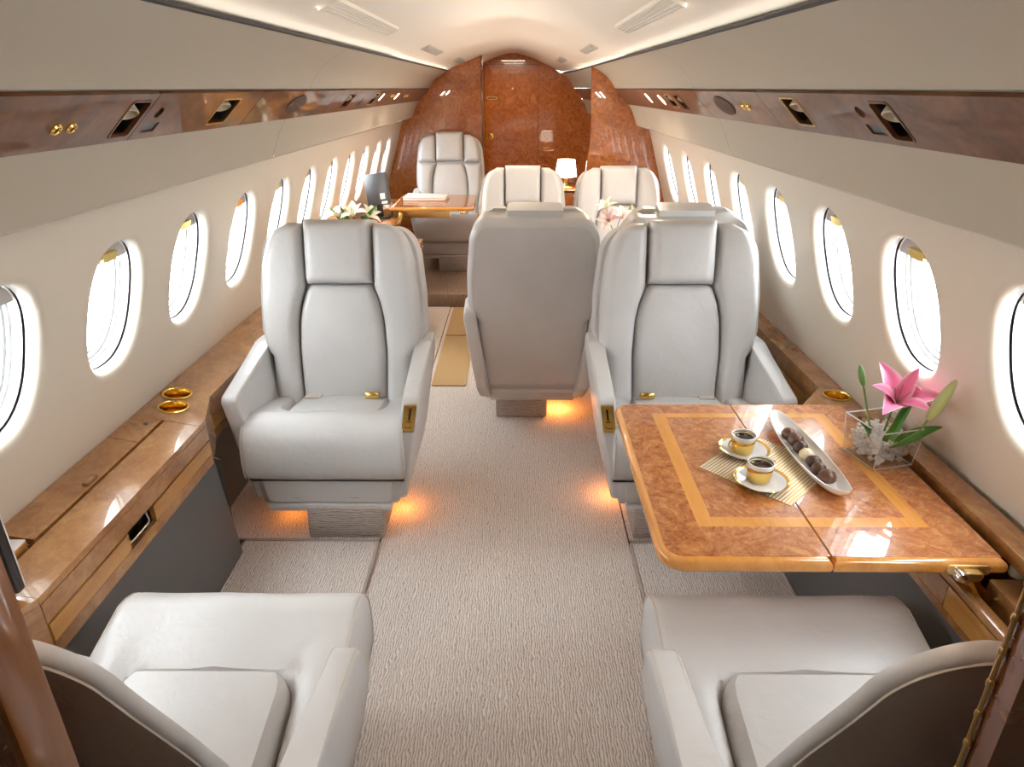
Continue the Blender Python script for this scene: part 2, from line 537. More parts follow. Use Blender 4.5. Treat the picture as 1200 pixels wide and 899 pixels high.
# side carpets in front of and behind the plinths, each with a bound edge
def side_carpet(x0, x1, y0, y1):
    c = slab('side_carpet', rect(x0, x1, y0, y1, 0.012), [], -0.003, 0.010, xy, 'carpet', floor)
    p = [(x0, y0), (x1, y0), (x1, y1), (x0, y1)]
    tube('carpet_edge', [(a, b, 0.008) for a, b in round_poly(p, 0.012, 3)], 0.006, 'binding', c, 6, True)
side_carpet(-0.945, -0.456, Y0 + 0.02, 2.025)
side_carpet(0.463, 0.96, Y0 + 0.02, 2.02)
slab('side_carpet', rect(-1.16, -0.458, 2.045, 4.92), [], -0.003, 0.004, xy, 'carpet', floor)
slab('side_carpet', rect(0.464, 1.16, 2.045, 4.92), [], -0.003, 0.004, xy, 'carpet', floor)
# raised rear floor
box('raised_floor', (-1.2, 4.93, -0.003), (1.2, 7.5, 0.10), 'brown_carpet', floor, 0.008)

def side_shell(s):
    nm = 'left' if s < 0 else 'right'
    # overhead panels, in segments with fine joints
    prof = [(0.552, 1.664), (0.551, 1.659), (0.556, 1.655), (0.60, 1.634), (0.645, 1.602), (0.685, 1.562), (0.707, 1.527), (0.722, 1.524)]
    tr = thing('trim_%d' % (1 if s < 0 else 2), kind='structure')
    cuts = [Y0, 0.75, 2.66 if s < 0 else 2.75, 4.55, 6.2, 6.6, 7.0, 7.45]
    for a, b in zip(cuts, cuts[1:]):
        secs = []
        g = 0.0012 if a < 6 else 0
        for y in (a + g, (a + b) / 2, b - g):
            k = sec_scale(y)
            secs.append([(s * x * k, y, z) for x, z in prof])
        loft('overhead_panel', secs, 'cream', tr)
    # black seal between ceiling and overhead panel
    se = tube('seal', [(s * 0.5495 * sec_scale(y), y, 1.6605) for y in SECY], 0.0052, 'seam', tr, 6)
    # dark lining behind everything
    loft('lining', [[(s * x * sec_scale(y), y, z) for x, z in [(0.585, 1.669), (0.60, 1.68), (0.70, 1.66), (0.86, 1.53), (0.99, 1.36), (0.985, 1.265)]] for y in SECY], 'hull', tr)
    # valance under the service band
    pv = [(0.808, 1.424), (0.84, 1.372), (0.868, 1.305), (0.870, 1.292), (0.878, 1.286), (0.965, 1.262)]
    vt = thing('trim_%d' % (3 if s < 0 else 4), kind='structure')
    for a, b in zip(cuts, cuts[1:]):
        g = 0.0012 if a < 6 else 0
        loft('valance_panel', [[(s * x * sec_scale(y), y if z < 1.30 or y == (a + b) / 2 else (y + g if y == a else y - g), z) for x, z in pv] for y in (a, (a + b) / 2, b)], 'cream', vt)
for s in (-1, 1): side_shell(s)

# ------------------------------------------------------------------ side walls with windows
WA, WB = Vector((0.965, 0, 1.262)), Vector((1.165, 0, 0.585))
WD = (WB - WA).normalized(); WL = (WB - WA).length
WN = Vector((-WD.z, 0, WD.x))          # outward
def WP(side, y, s, dep):
    p = WA + WD * s + WN * dep
    return Vector((p.x * side, y, p.z))

LWIN = [0.85, 1.315, 1.775, 2.225, 2.69, 3.145, 3.60, 4.06, 4.52, 4.98, 5.44, 5.88]
RWIN = [0.72, 1.19, 1.655, 2.11, 2.57, 3.04, 3.52, 4.02, 4.56]
WA_H, WNX = 0.152, 2.5                     # half width, superellipse power
def oval_r(c, sn, a, b): return (abs(c / a) ** WNX + abs(sn / b) ** WNX) ** (-1 / WNX)

def wall(side, wins, sc, hb):
    nm = 'left' if side < 0 else 'right'
    verts, faces = [], []
    def quad(pts):
        k = len(verts); verts.extend(pts); faces.append([k, k + 1, k + 2, k + 3])
    edges = [Y0] + [(a + b) / 2 for a, b in zip(wins, wins[1:])]
    edges = [Y0, wins[0] - 0.23] + [(a + b) / 2 for a, b in zip(wins, wins[1:])] + [wins[-1] + 0.23, 7.45]
    quad([WP(side, edges[0], 0, 0), WP(side, edges[1], 0, 0), WP(side, edges[1], WL, 0), WP(side, edges[0], WL, 0)])
    yy = edges[-2]
    while yy < 7.44:
        y2 = min(7.45, yy + 0.35)
        def T(y, t):
            p = WP(side, y, t, 0); p.x *= sec_scale(y); return p
        quad([T(yy, 0), T(y2, 0), T(y2, WL), T(yy, WL)])
        yy = y2
    # skirting below the ledge down to the floor
    quad([Vector((side * 1.165, Y0, 0.585)), Vector((side * 1.165, 7.45, 0.585)), Vector((side * 1.165, 7.45, -0.02)), Vector((side * 1.165, Y0, -0.02))])
    for i, wy in enumerate(wins):
        e0, e1 = edges[i + 1] - wy, edges[i + 2] - wy
        s0, s1 = -sc, WL - sc
        angs = [2 * PI * k / 56 for k in range(56)] + [math.atan2(b, a) % (2 * PI) for a in (e0, e1) for b in (s0, s1)]
        angs = sorted(set(round(a, 6) for a in angs))
        rings = []
        R = []
        for a in angs:
            c, sn = math.cos(a), math.sin(a)
            t = 1e9
            if c > 1e-9: t = min(t, e1 / c)
            if c < -1e-9: t = min(t, e0 / c)
            if sn > 1e-9: t = min(t, s1 / sn)
            if sn < -1e-9: t = min(t, s0 / sn)
            R.append(WP(side, wy + c * t, sc + sn * t, 0))
        rings.append(R)
        fr = 0.020
        prof = [(0.024, 0.0)] + [(fr * (1 - math.sin(th)), fr * (1 - math.cos(th))) for th in [0, PI / 10, PI / 5, 3 * PI / 10, 2 * PI / 5, PI / 2]]
        for off, dep in prof:
            R = []
            for a in angs:
                c, sn = math.cos(a), math.sin(a)
                r = oval_r(c, sn, WA_H - 0.02 + off, hb - 0.02 + off)
                R.append(WP(side, wy + c * r, sc + sn * r, dep))
            rings.append(R)
        k0 = len(verts); m = len(angs)
        for R in rings: verts.extend(R)
        for j in range(len(rings) - 1):
            for k in range(m):
                faces.append([k0 + j * m + k, k0 + j * m + (k + 1) % m, k0 + (j + 1) * m + (k + 1) % m, k0 + (j + 1) * m + k])
    mesh('wall_' + nm, verts, faces, 'wall', kind='structure')

wcount = 0
def oval(side, wy, sc, a, b, dep, n=56):
    out = []
    for k in range(n):
        th = 2 * PI * k / n
        c, sn = math.cos(th), math.sin(th)
        r = oval_r(c, sn, a, b)
        out.append(WP(side, wy + c * r, sc + sn * r, dep))
    return out

def ringmesh(name, rings, mat, parent, closed=False):
    verts = [p for R in rings for p in R]
    n = len(rings[0]); faces = []
    m = len(rings)
    for j in range(m if closed else m - 1):
        jj = (j + 1) % m
        for k in range(n):
            faces.append([j * n + k, j * n + (k + 1) % n, jj * n + (k + 1) % n, jj * n + k])
    return mesh(name, verts, faces, mat, parent)

def window(side, wy, sc, hb):
    global wcount
    wcount += 1
    t = thing('window_%d' % wcount, kind='structure')
    a, b = WA_H - 0.02, hb - 0.02
    ov = lambda da, dep: oval(side, wy, sc, a + da, b + da, dep)
    ringmesh('window_frame', [ov(0.0, 0.019), ov(-0.002, 0.026), ov(-0.005, 0.033)], 'reveal', t)
    ringmesh('window_seal', [ov(-0.005, 0.033), ov(0.003, 0.0345), ov(0.003, 0.040), ov(-0.004, 0.0405)], 'gasket', t)
    ringmesh('inner_ring', [ov(-0.004, 0.0405), ov(-0.006, 0.062), ov(-0.012, 0.064), ov(-0.012, 0.072)], 'reveal', t)
    ringmesh('outer_ring', [ov(-0.012, 0.072), ov(-0.019, 0.073), ov(-0.019, 0.086), ov(-0.025, 0.087), ov(-0.025, 0.10)], 'pframe', t)
    verts = ov(-0.005, 0.058) + ov(-0.005, 0.061)
    n = len(verts) // 2
    mesh('pane', verts, [list(range(n)), [n + k for k in range(n)][::-1]] + [[k, (k + 1) % n, n + (k + 1) % n, n + k] for k in range(n)], 'pane', t)
    # raised pleated shade: the top sliver of the oval, with its gold pull
    lim = -b + 0.066
    aa, bb = a - 0.007, b - 0.007
    smin = -bb
    pts = []
    w = aa * (1 - (abs(lim) / bb) ** WNX) ** (1 / WNX)
    for k in range(21):
        y = -w + 2 * w * k / 20
        pts.append((y, -bb * (1 - (abs(y) / aa) ** WNX) ** (1 / WNX)))
    pts = pts + [(w, lim), (-w, lim)]
    slab('shade', pts, [], 0.043, 0.049, lambda p, q, c: WP(side, wy + p, sc + q, c), 'shade', t)
    h = slab('shade_pull', round_poly([(-0.036, lim - 0.030), (0.036, lim - 0.030), (0.030, lim - 0.006), (-0.030, lim - 0.006)], 0.004, 3), [], 0.030, 0.044, lambda p, q, c: WP(side, wy + p, sc + q, c), 'gold', t)

wall(-1, LWIN, 0.303, 0.210)
wall(1, RWIN, 0.258, 0.202)
for y in LWIN: window(-1, y, 0.303, 0.210)
for y in RWIN: window(1, y, 0.258, 0.202)

# front end wall behind the camera
slab('wall_front', [(-1.2, -0.02), (1.2, -0.02), (1.2, 1.0), (0.9, 1.75), (0, 1.9), (-0.9, 1.75), (-1.2, 1.0)], [], Y0 - 0.03, Y0, lambda a, b, c: (a, c, b), 'cream', kind='structure')

# ------------------------------------------------------------------ rear partitions and door bulkhead
HULL = [(0.0, 1.842), (0.05, 1.842), (0.12, 1.829), (0.20, 1.806), (0.28, 1.778), (0.36, 1.747), (0.43, 1.719), (0.50, 1.689), (0.56, 1.66), (0.60, 1.638), (0.645, 1.606), (0.685, 1.566), (0.712, 1.525),
        (0.80, 1.43), (0.84, 1.376), (0.872, 1.30), (0.885, 1.285), (0.968, 1.262), (1.075, 0.90), (1.168, 0.585), (1.168, 0.0)]
def hull_x(z):
    return lerp_tab([(b, a) for a, b in reversed(HULL)], z)
def hull_between(x0):
    return [(x, z) for x, z in HULL if x > x0]
def z_at(x0):
    return lerp_tab(HULL, x0)

yz_face = lambda a, b, c: (a, c, b)
# left rear partition
x0 = 0.265
outl = [(-x0, 0.1), (-x0, z_at(x0))] + [(-x, z) for x, z in hull_between(x0)]
outl[-1] = (-1.168, 0.1)
lp = slab('wall_rear_left', outl, [], YL, YL + 0.03, yz_face, 'burl_door', kind='structure')
box('edge_strip', (-x0 - 0.004, YL - 0.004, 0.1), (-x0 + 0.012, YL + 0.036, z_at(x0) - 0.003), 'jamb_dark', lp, 0.002)
# right rear partition with its wavy inner edge
inner = [(0.543, 0.0), (0.528, 0.55), (0.530, 0.90), (0.540, 1.05), (0.558, 1.16), (0.563, 1.26), (0.552, 1.42), (0.546, z_at(0.546))]
slab('wall_rear_right', inner + hull_between(0.546), [], YR, YR + 0.03, yz_face, 'burl_door', kind='structure')
# door bulkhead
k = sec_scale(YD)
ho = [(x * k, z) for x, z in HULL]
ho[-1] = (ho[-1][0], 0.1)
doorx0, doorx1, doorz = -0.285, 0.262, 1.742
outl = [(-x, z) for x, z in reversed(ho)] + ho[1:]
slab('wall_back', outl, [rect(doorx0, doorx1, 0.105, doorz)], YD, YD + 0.03, yz_face, 'burl_door', kind='structure')
dr = thing('door_1', (0, 0, 0), kind='structure')
slab('door_leaf', rect(doorx0 + 0.004, doorx1 - 0.004, 0.11, doorz - 0.004), [], YD + 0.004, YD + 0.03, yz_face, 'burl_door', dr)
slab('door_gap_backing', rect(doorx0 - 0.02, doorx1 + 0.02, 0.1, doorz + 0.02), [], YD + 0.031, YD + 0.035, yz_face, 'seam', dr)
lathe('door_lock', [(0.0, 0.012), (0.016, 0.012), (0.018, 0.006), (0.03, 0.006), (0.036, 0.003), (0.036, -0.002)], 24, 'gold', dr, (-0.226, YD, 1.06), (0, -1, 0))
slab('door_latch', rect(-0.262, -0.155, 1.415, 1.445, 0.014), [rect(-0.252, -0.165, 1.423, 1.437, 0.006)], YD - 0.006, YD + 0.004, yz_face, 'brass', dr)
lathe('door_viewer', [(0.0, 0.008), (0.008, 0.008), (0.010, 0.0)], 12, 'brass', dr, (0.0, YD, 1.52), (0, -1, 0))

# ------------------------------------------------------------------ front partition jambs at the camera's sides
pl = slab('wall_front_left', rect(-1.16, -0.302, 0.0, 1.52), [], 0.325, 0.36, yz_face, 'jamb_dark', kind='structure')
box('jamb_edge', (-0.3045, 0.322, 0.0), (-0.296, 0.362, 1.52), 'jamb', pl, 0.003)
pr = slab('wall_front_right', rect(0.384, 1.16, 0.0, 1.52), [], 0.335, 0.36, yz_face, 'jamb_dark', kind='structure')
hg = tube('hinge', [(0.381, 0.354, 0.0), (0.381, 0.354, 1.52)], 0.0016, 'brass', pr, 8)
for i in range(36):
    z = 0.30 + i * 0.030
    lathe('hinge_knuckle', [(0.0, 0.0), (0.0020, 0.0), (0.0026, 0.002), (0.0026, 0.005), (0.0020, 0.007), (0.0, 0.007)], 8, 'brass', hg, (0.381, 0.354, z))

# ------------------------------------------------------------------ seats
REC = math.tan(math.radians(11.0))
def seat(name, loc, rz, label, group=None, aisle=1, arm_front=0.05, cushion_fwd=0.0, headrest_up=0.0, split_wings=False, latch=True, flip_arm=None, back_lean=11.0, plinth=True, narrow=1.0, thin=False):
    t = thing(name, loc, rz, label, 'seat', group)
    t.scale = (narrow, 1, 1)
    cr, sr = math.cos(math.radians(back_lean)), math.sin(math.radians(back_lean))
    yb, zb = 0.40, 0.36
    so = 0.026 if thin else 0.085
    th = 0.013 if thin else 0.042      # shell offset behind the pads
    wt = 0.5 if thin else 1.0          # pad thickness factor
    rs = 0.012 if thin else 0.048
    drop = 0.15 if thin else 0.0
    V = Vector
    def BK(x, s, off=0.0):
        return V((x, yb + s * sr + off * cr, zb + s * cr - off * sr))
    # --- plinth and base
    if plinth:
        px0, px1 = (-0.085, 0.195) if aisle > 0 else (-0.195, 0.085)
        pb = round_poly([(0.0, 0.0), (0.44, 0.0), (0.43, 0.125), (0.012, 0.125)], 0.008, 2)
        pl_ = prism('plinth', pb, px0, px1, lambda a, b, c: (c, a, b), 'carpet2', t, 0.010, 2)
    def taper(x, z): return x * (1 - 0.20 * max(0.0, 0.40 - z) / 0.30 * 0.75)
    def body_map(a, b, c):
        return (taper(c, b), a, b)
    bp = round_poly([(0.045, 0.12), (0.48, 0.12), (0.49, 0.33), (0.045, 0.33)], 0.02, 3)
    base = prism('base', bp, -0.290, 0.290, body_map, 'leather', t, 0.012, 2)
    front = slab('front_panel', rect(-0.255, 0.255, 0.142, 0.246, 0.006), [rect(-0.15, -0.12, 0.158, 0.1605), rect(0.085, 0.125, 0.158, 0.1605)], 0.028, 0.05, lambda a, b, c: (taper(a, b), c - (0.262 - b) * 0.0, b), 'leather', t)
    lipp = round_poly([(0.018, 0.108), (0.47, 0.108), (0.47, 0.136), (0.018, 0.136)], 0.006, 2)
    prism('base_rim', lipp, -0.262, 0.262, body_map, 'leather', t, 0.006, 2)
    # --- arms
    for sd in (-1, 1):
        af = arm_front
        if af < 0.1:
            pts = [(af, 0.140), (af, 0.548), (0.44, 0.618), (0.60, 0.615), (0.57, 0.21), (0.50, 0.14)]
            rad = [0.015, 0.03, 0.05, 0.05, 0.03, 0.03]
        else:
            pts = [(af - 0.18, 0.140), (af - 0.15, 0.34), (af, 0.552), (0.46, 0.60), (0.60, 0.60), (0.625, 0.22), (0.58, 0.14)]
            rad = [0.02, 0.10, 0.05, 0.05, 0.05, 0.03, 0.03]
        def amap(a, b, c, sd=sd):
            k = max(0.0, 0.52 - b)
            x = c - 0.16 * k - 0.05 * max(0.0, 0.3 - b)
            # widest a little above the cushion
            return (sd * x, a, b)
        ar = prism('armrest', round_poly(pts, rad, 5), 0.283, 0.345, amap, 'leather', t, 0.013, 3)
        # seams along the top edges
        top = [p for p in round_poly(pts, rad, 5) if p[1] > 0.50 and p[0] < 0.5]
        top.sort()
        for cx in (0.2905, 0.3375):
            tube('seam', [V(amap(a, b - 0.0018, cx)) for a, b in top], 0.0018, 'stitch', ar, 5)
        if latch and sd == aisle and af < 0.1:
            lt = slab('latch_plate', rect(0.293, 0.337, 0.425, 0.528, 0.005), [rect(0.303, 0.327, 0.440, 0.516, 0.003)], af - 0.012, af + 0.004, lambda a, b, c: (sd * (a - 0.16 * max(0, 0.52 - b)), c, b), 'gold', t)
            lt['label'] = 'gold latch plate on the armrest front'
            slab('latch_bed', rect(0.302, 0.328, 0.439, 0.517), [], af - 0.002, af + 0.002, lambda a, b, c: (sd * (a - 0.16 * max(0, 0.52 - b)), c, b), 'gold', lt)
            slab('latch_slot', rect(0.312, 0.319, 0.470, 0.512, 0.002), [], af - 0.006, af - 0.001, lambda a, b, c: (sd * (a - 0.16 * max(0, 0.52 - b)), c, b), 'black', lt)
            slab('latch_button', rect(0.306, 0.324, 0.442, 0.462, 0.003), [], af - 0.010, af - 0.001, lambda a, b, c: (sd * (a - 0.16 * max(0, 0.52 - b)), c, b), 'gold', lt)
    # --- cushion: front roll and two side rolls in one cover
    f = -cushion_fwd
    prof = [(0.045, 0.242), (0.022, 0.242), (0.006, 0.256), (-0.002, 0.282), (-0.004, 0.318), (-0.002, 0.353), (0.004, 0.385), (0.014, 0.410), (0.03, 0.432), (0.052, 0.449), (0.08, 0.459), (0.11, 0.463)]
    prof += [(0.11 + 0.018 * k, 0.463 - 0.0042 * k) for k in range(1, 21)]
    rear_y = prof[-1][0]
    half = 0.284
    if cushion_fwd > 0 or arm_front > 0.1:
        rowin = 0.265
    else:
        rowin = 0.165
    xs = []
    for q in (0.0, 0.05, 0.10, 0.14, 0.16, 0.17, 0.175, 0.18, 0.185, 0.19, 0.195, 0.20, 0.215, 0.235, 0.255, 0.268, 0.276, 0.281, half):
        xs.append(q)
    xs = [-x for x in reversed(xs[1:])] + xs
    verts, faces = [], []
    rnd = random.Random(3)
    wr = [(rnd.uniform(0.5, 1), rnd.uniform(20, 60), rnd.uniform(0, 6)) for _ in range(4)]
    for (y, z) in prof:
        for x in xs:
            ax = abs(x)
            zz, yy = z, y
            # well for the seat pad, corners rounded
            cx, cy = 0.125, rowin + 0.06
            dx, dy = ax - cx, cy - y
            d = max(ax - 0.185, rowin - y) if (dx < 0 or dy < 0) else math.hypot(dx, dy) - 0.06
            w = 1 - sstep(-0.012, 0.012, d)
            zz -= 0.05 * w
            # round end caps
            e = (half - ax)
            if e < 0.016:
                kq = 1 - math.sqrt(max(0, 1 - (1 - e / 0.016) ** 2))
                cyc, czc = 0.14, 0.36
                yy += (cyc - yy) * 0.05 * kq if y < 0.14 else 0
                zz += (czc - zz) * 0.10 * kq
            # side rolls fall towards the rear
            roll = math.exp(-((ax - 0.235) / 0.03) ** 2) * 0.012 * sstep(0.15, 0.3, y)
            zz += roll
            # leather creases fanning from the well corners
            for amp, fr, ph in wr:
                g = math.exp(-((d - 0.03) / 0.035) ** 2)
                zz += 0.0024 * amp * g * math.sin(fr * (x * 2.1 + y * 1.3) * 2.2 + ph)
            zz += 0.0025 * math.sin(x * 23 + y * 7) * sstep(0, 0.06, y) * (1 - w)
            verts.append(V((x, yy + f, zz)))
    nx = len(xs); ny = len(prof)
    for j in range(ny - 1):
        for i in range(nx - 1):
            faces.append([j * nx + i, j * nx + i + 1, (j + 1) * nx + i + 1, (j + 1) * nx + i])
    # closed underside and ends
    k0 = len(verts)
    for (y, z) in prof:
        for x in (xs[0], xs[-1]):
            verts.append(V((x * 0.985, max(y, 0.02) + f, 0.236)))
    for j in range(ny - 1):
        faces.append([j * nx, (j + 1) * nx, k0 + (j + 1) * 2, k0 + j * 2])
        faces.append([j * nx + nx - 1, k0 + j * 2 + 1, k0 + (j + 1) * 2 + 1, (j + 1) * nx + nx - 1])
        faces.append([k0 + j * 2, k0 + (j + 1) * 2, k0 + (j + 1) * 2 + 1, k0 + j * 2 + 1])
    cu = mesh('cushion_bolster', verts, faces, 'leather', t)
    for sd in (-1, 1):
        tube('piping', [V((sd * (half - 0.0015), y + f, z * 0.994 + 0.0005)) for y, z in prof[2:24]], 0.0022, 'stitch', cu, 5)
    # seat pad in the well
    def PP(u, v):
        ya, yb_ = rowin - 0.002, 0.49 + cushion_fwd
        y = (ya + yb_) / 2 + (yb_ - ya) / 2 * v
        tt = (y - ya)
        rc = 0.055
        red = rc - math.sqrt(max(0, rc * rc - (rc - tt) ** 2)) if tt < rc else 0
        return V((u * (0.182 - red), y + f, (0.418 if thin else 0.398) - 0.16 * tt))
    pad('seat_pad', PP, 14, 16, 0.036, 0.018, 0.03, 'leather', t, 0.012, 1)
    # --- back shell
    S0, S1 = -0.155, 0.70 + (0.122 if thin else 0)
    def shw(s):
        w = shw0(s)
        tt = S1 - s; rc = 0.10
        if tt < rc: w -= 0.7 * (rc - math.sqrt(max(0, rc * rc - (rc - tt) ** 2)))
        return w
    def shw0(s):
        w = lerp_tab([(-0.17, 0.262), (0.10, 0.274), (0.215, 0.278), (0.25, 0.312), (0.30, 0.325), (0.45, 0.322), (0.60, 0.305), (0.72, 0.285)], s)
        return w
    def SH(u, v):
        s = (S0 + S1) / 2 + (S1 - S0) / 2 * v
        return BK(u * shw(s), s, so + 0.012 * (1 - u * u))
    sh = pad('back_shell', SH, 30, 44, th, rs, so - 0.002, 'leather', t, 0.0, -1, None, 0.10 if thin else 0.0)
    # lower fold line and skirt on the rear
    def rim(u, s, h): return BK(u * shw(s), s, so + 0.012 * (1 - u * u) + h)
    tube('rear_fold', [rim(u, -0.02 + 0.003 * math.sin(5 * u), th - 0.0015) for u in [i / 10 - 0.8 for i in range(17)]], 0.0012, 'crease', sh, 5)
    def SK(u, v):
        s = -0.172 + 0.014 * v
        return BK(u * 0.258, s, so + 0.015)
    pad('rear_skirt', SK, 14, 6, 0.035, 0.014, 0.06, 'leather', t, 0.0, -1)
    # stitched line round the rear of the shell
    ins = 0.009 if thin else 0.030
    St = S1 - (0.008 if thin else 0.030)
    def sw(s):
        w = shw0(s) - ins
        tt = St - s; rc = 0.09 if thin else 0.07
        if tt < rc: w -= (0.71 if thin else 0.85) * (rc - math.sqrt(max(0, rc * rc - (rc - tt) ** 2)))
        return w
    ss_ = [0.05 + (St - 0.08 - 0.05) * i / 14 for i in range(15)] + [St - 0.07 * (1 - math.sin(PI / 2 * i / 10)) for i in range(11)]
    left = [(-sw(s), s) for s in ss_]
    xe_ = left[-1][0]
    path = left + [(xe_ * (1 - i / 5), St) for i in range(1, 6)]
    path = path + [(-x, s) for x, s in reversed(path[:-1])]
    pts = []
    for x, s in path:
        w = shw(s); d1 = w - abs(x); d2 = S1 - s
        q = lambda d: math.sqrt(max(0, 1 - (1 - min(d / rs, 1)) ** 2))
        u = x / w
        pts.append(BK(x, s, so + 0.012 * (1 - u * u) + th * q(d1) * q(d2) + 0.0003))
    tube('seam', pts, 0.0016, 'stitch', sh, 5)
    # --- front wings
    def inner(s):
        return lerp_tab([(0.0, 0.166), (0.22, 0.174), (0.34, 0.168), (0.40, 0.157), (0.445, 0.143), (0.475, 0.130), (0.485, 0.132), (0.72, 0.134)], s)
    def outer(s):
        t_ = 0.712 - drop - s
        w = lerp_tab([(0.0, 0.190), (0.01, 0.206), (0.026, 0.240), (0.05, 0.258), (0.078, 0.271), (0.145, 0.290), (0.31, 0.303), (0.47, 0.300), (0.505, 0.276), (0.72, 0.270)], t_)
        return w
    for sd in (-1, 1):
        if split_wings:
            rng = [(-0.02, 0.478), (0.486, 0.712)]
        else:
            rng = [(-0.02, 0.712 - drop)]
        for a0, a1 in rng:
            def WG(u, v, sd=sd, a0=a0, a1=a1):
                s = (a0 + a1) / 2 + (a1 - a0) / 2 * v
                xi, xo = inner(s), outer(s) - (0.05 if thin else 0)
                x = (xi + xo) / 2 + (xo - xi) / 2 * u
                return BK(sd * x, s, -0.012 * ((x - 0.13) / 0.17))
            pad('back_wing', WG, 14, 40, 0.052 * wt, 0.034, 0.02, 'leather', t, 0.006, sd)
    # --- centre panel
    def cw(s):
        return lerp_tab([(-0.03, 0.162), (0.22, 0.170), (0.34, 0.164), (0.40, 0.152), (0.445, 0.137), (0.47, 0.124), (0.482, 0.112)], s)
    def CP(u, v):
        s = 0.226 + 0.256 * v
        return BK(u * cw(s), s, 0.0)
    rr = random.Random(5)
    def wrk(u, v):
        e = sstep(0.55, 0.98, abs(u))
        return 0.0012 * e * math.sin(v * 46 + 3 * u) * sstep(-0.2, 0.5, abs(v))
    pad('back_pad', CP, 24, 44, 0.036 * wt, 0.028, 0.02, 'leather', t, 0.016, 1, wrk)
    # --- headrest
    def HR(u, v):
        s = 0.604 + 0.121 * v + headrest_up
        return BK(u * 0.127, s, -0.006)
    hr = pad('headrest', HR, 18, 20, 0.058 * wt, 0.030, so, 'leather', t, 0.006, 1)
    # --- belt
    if arm_front < 0.1:
        bk = box('belt_buckle', (aisle * 0.115 - 0.027, 0.335, 0.412), (aisle * 0.115 + 0.027, 0.366, 0.437), 'gold', t, 0.005, rot=(math.radians(-20), 0, 0))
        bk['label'] = 'gold belt buckle'
        box('belt_strap', (aisle * 0.115 - 0.022, 0.36, 0.405), (aisle * 0.115 + 0.022, 0.42, 0.411), 'stitch', t, 0.002)
        box('belt_tongue', (-aisle * 0.12 - 0.03, 0.34, 0.412), (-aisle * 0.12 + 0.03, 0.40, 0.420), 'stitch', t, 0.002)
    return t

G1 = 'grey beige leather cabin seats'
seat('cabin_seat', (-0.635, 2.05, 0), 0, 'grey beige leather seat facing the camera beside the left burl ledge with cup holders', G1, 1)
seat('cabin_seat', (0.672, 2.05, 0), 0, 'grey beige leather seat facing the camera behind the burl folding table', G1, -1)
seat('cabin_seat', (-0.580, 1.120, 0), PI, 'near leather seat seen from behind at bottom left, sunlit cushion', G1, -1, 0.145, 0.17, back_lean=20, thin=True, narrow=0.95, headrest_up=-0.125)
seat('cabin_seat', (0.640, 1.120, 0), PI, 'near leather seat seen from behind below the burl table, at bottom right', G1, 1, 0.145, 0.17, back_lean=20, thin=True, headrest_up=-0.125)
NW = 0.92
seat('cabin_seat', (0.122, 3.50, 0), PI, 'leather seat with its plain back to the camera standing alone beside the aisle', G1, 1, narrow=NW)
seat('cabin_seat', (0.762, 3.50, 0), PI, 'leather seat turned away, mostly hidden behind the seat at the burl table', G1, 1, narrow=NW)
seat('cabin_seat', (0.083, 3.98, 0), 0, 'rear leather seat facing the camera on the aisle side of a pair', G1, -1, narrow=0.885)
seat('cabin_seat', (0.70, 3.98, 0), 0, 'rear leather seat facing the camera next to the right windows, pale flowers before it', G1, -1, narrow=0.885)
seat('cabin_seat', (-0.535, 5.62, 0.1), 0, 'farthest leather seat behind the small table with the monitor, against burl partition', G1, 1, headrest_up=0.012, split_wings=True, narrow=0.92)

# amber lamps under the seats
def under_lamp(x, y, z=0.1, e=0.5, size=0.05):
    b = lathe('floor_light', [(0.0, -0.012), (0.018, -0.012), (0.022, -0.004), (0.022, 0.0), (0.0, 0.0)], 12, 'floor_lamp', None, (x, y, z))
    tag(b, None, 'light', 'amber floor lights under the seats')
    l = bpy.data.lights.new('amber_glow', 'POINT'); l.energy = e; l.color = (1.0, 0.34, 0.07); l.shadow_soft_size = 0.03
    o = bpy.data.objects.new('amber_glow', l); COL.objects.link(o); o.parent = b; o.location = (x, y, z - 0.035)
    return b
for (x, y, lb) in [(-0.40, 2.25, 'amber floor light under the seat beside the left ledge'), (-0.82, 2.20, 'amber floor light under the ledge side seat, on its wall side'), (0.43, 2.35, 'amber floor light under the seat behind the table'),
              (-0.02, 3.16, 'amber floor light under the seat that turns its back, left part'), (0.26, 3.16, 'amber floor light under the seat that turns its back, right part')]:
    under_lamp(x, y, e=(1.3 if y > 3 else 0.2 if x < -0.7 else 0.5))['label'] = lb

# ------------------------------------------------------------------ service bands (burl strips with air nozzles and reading lamps)
BA, BB = Vector((0.7085, 0, 1.5185)), Vector((0.8065, 0, 1.4235))
BD = (BB - BA).normalized(); BL = (BB - BA).length
BN = Vector((-BD.z, 0, BD.x))
def BPs(side):
    def f(y, t, c):
        p = BA + BD * t + BN * c
        return Vector((p.x * side * sec_scale(y), y, p.z))
    return f

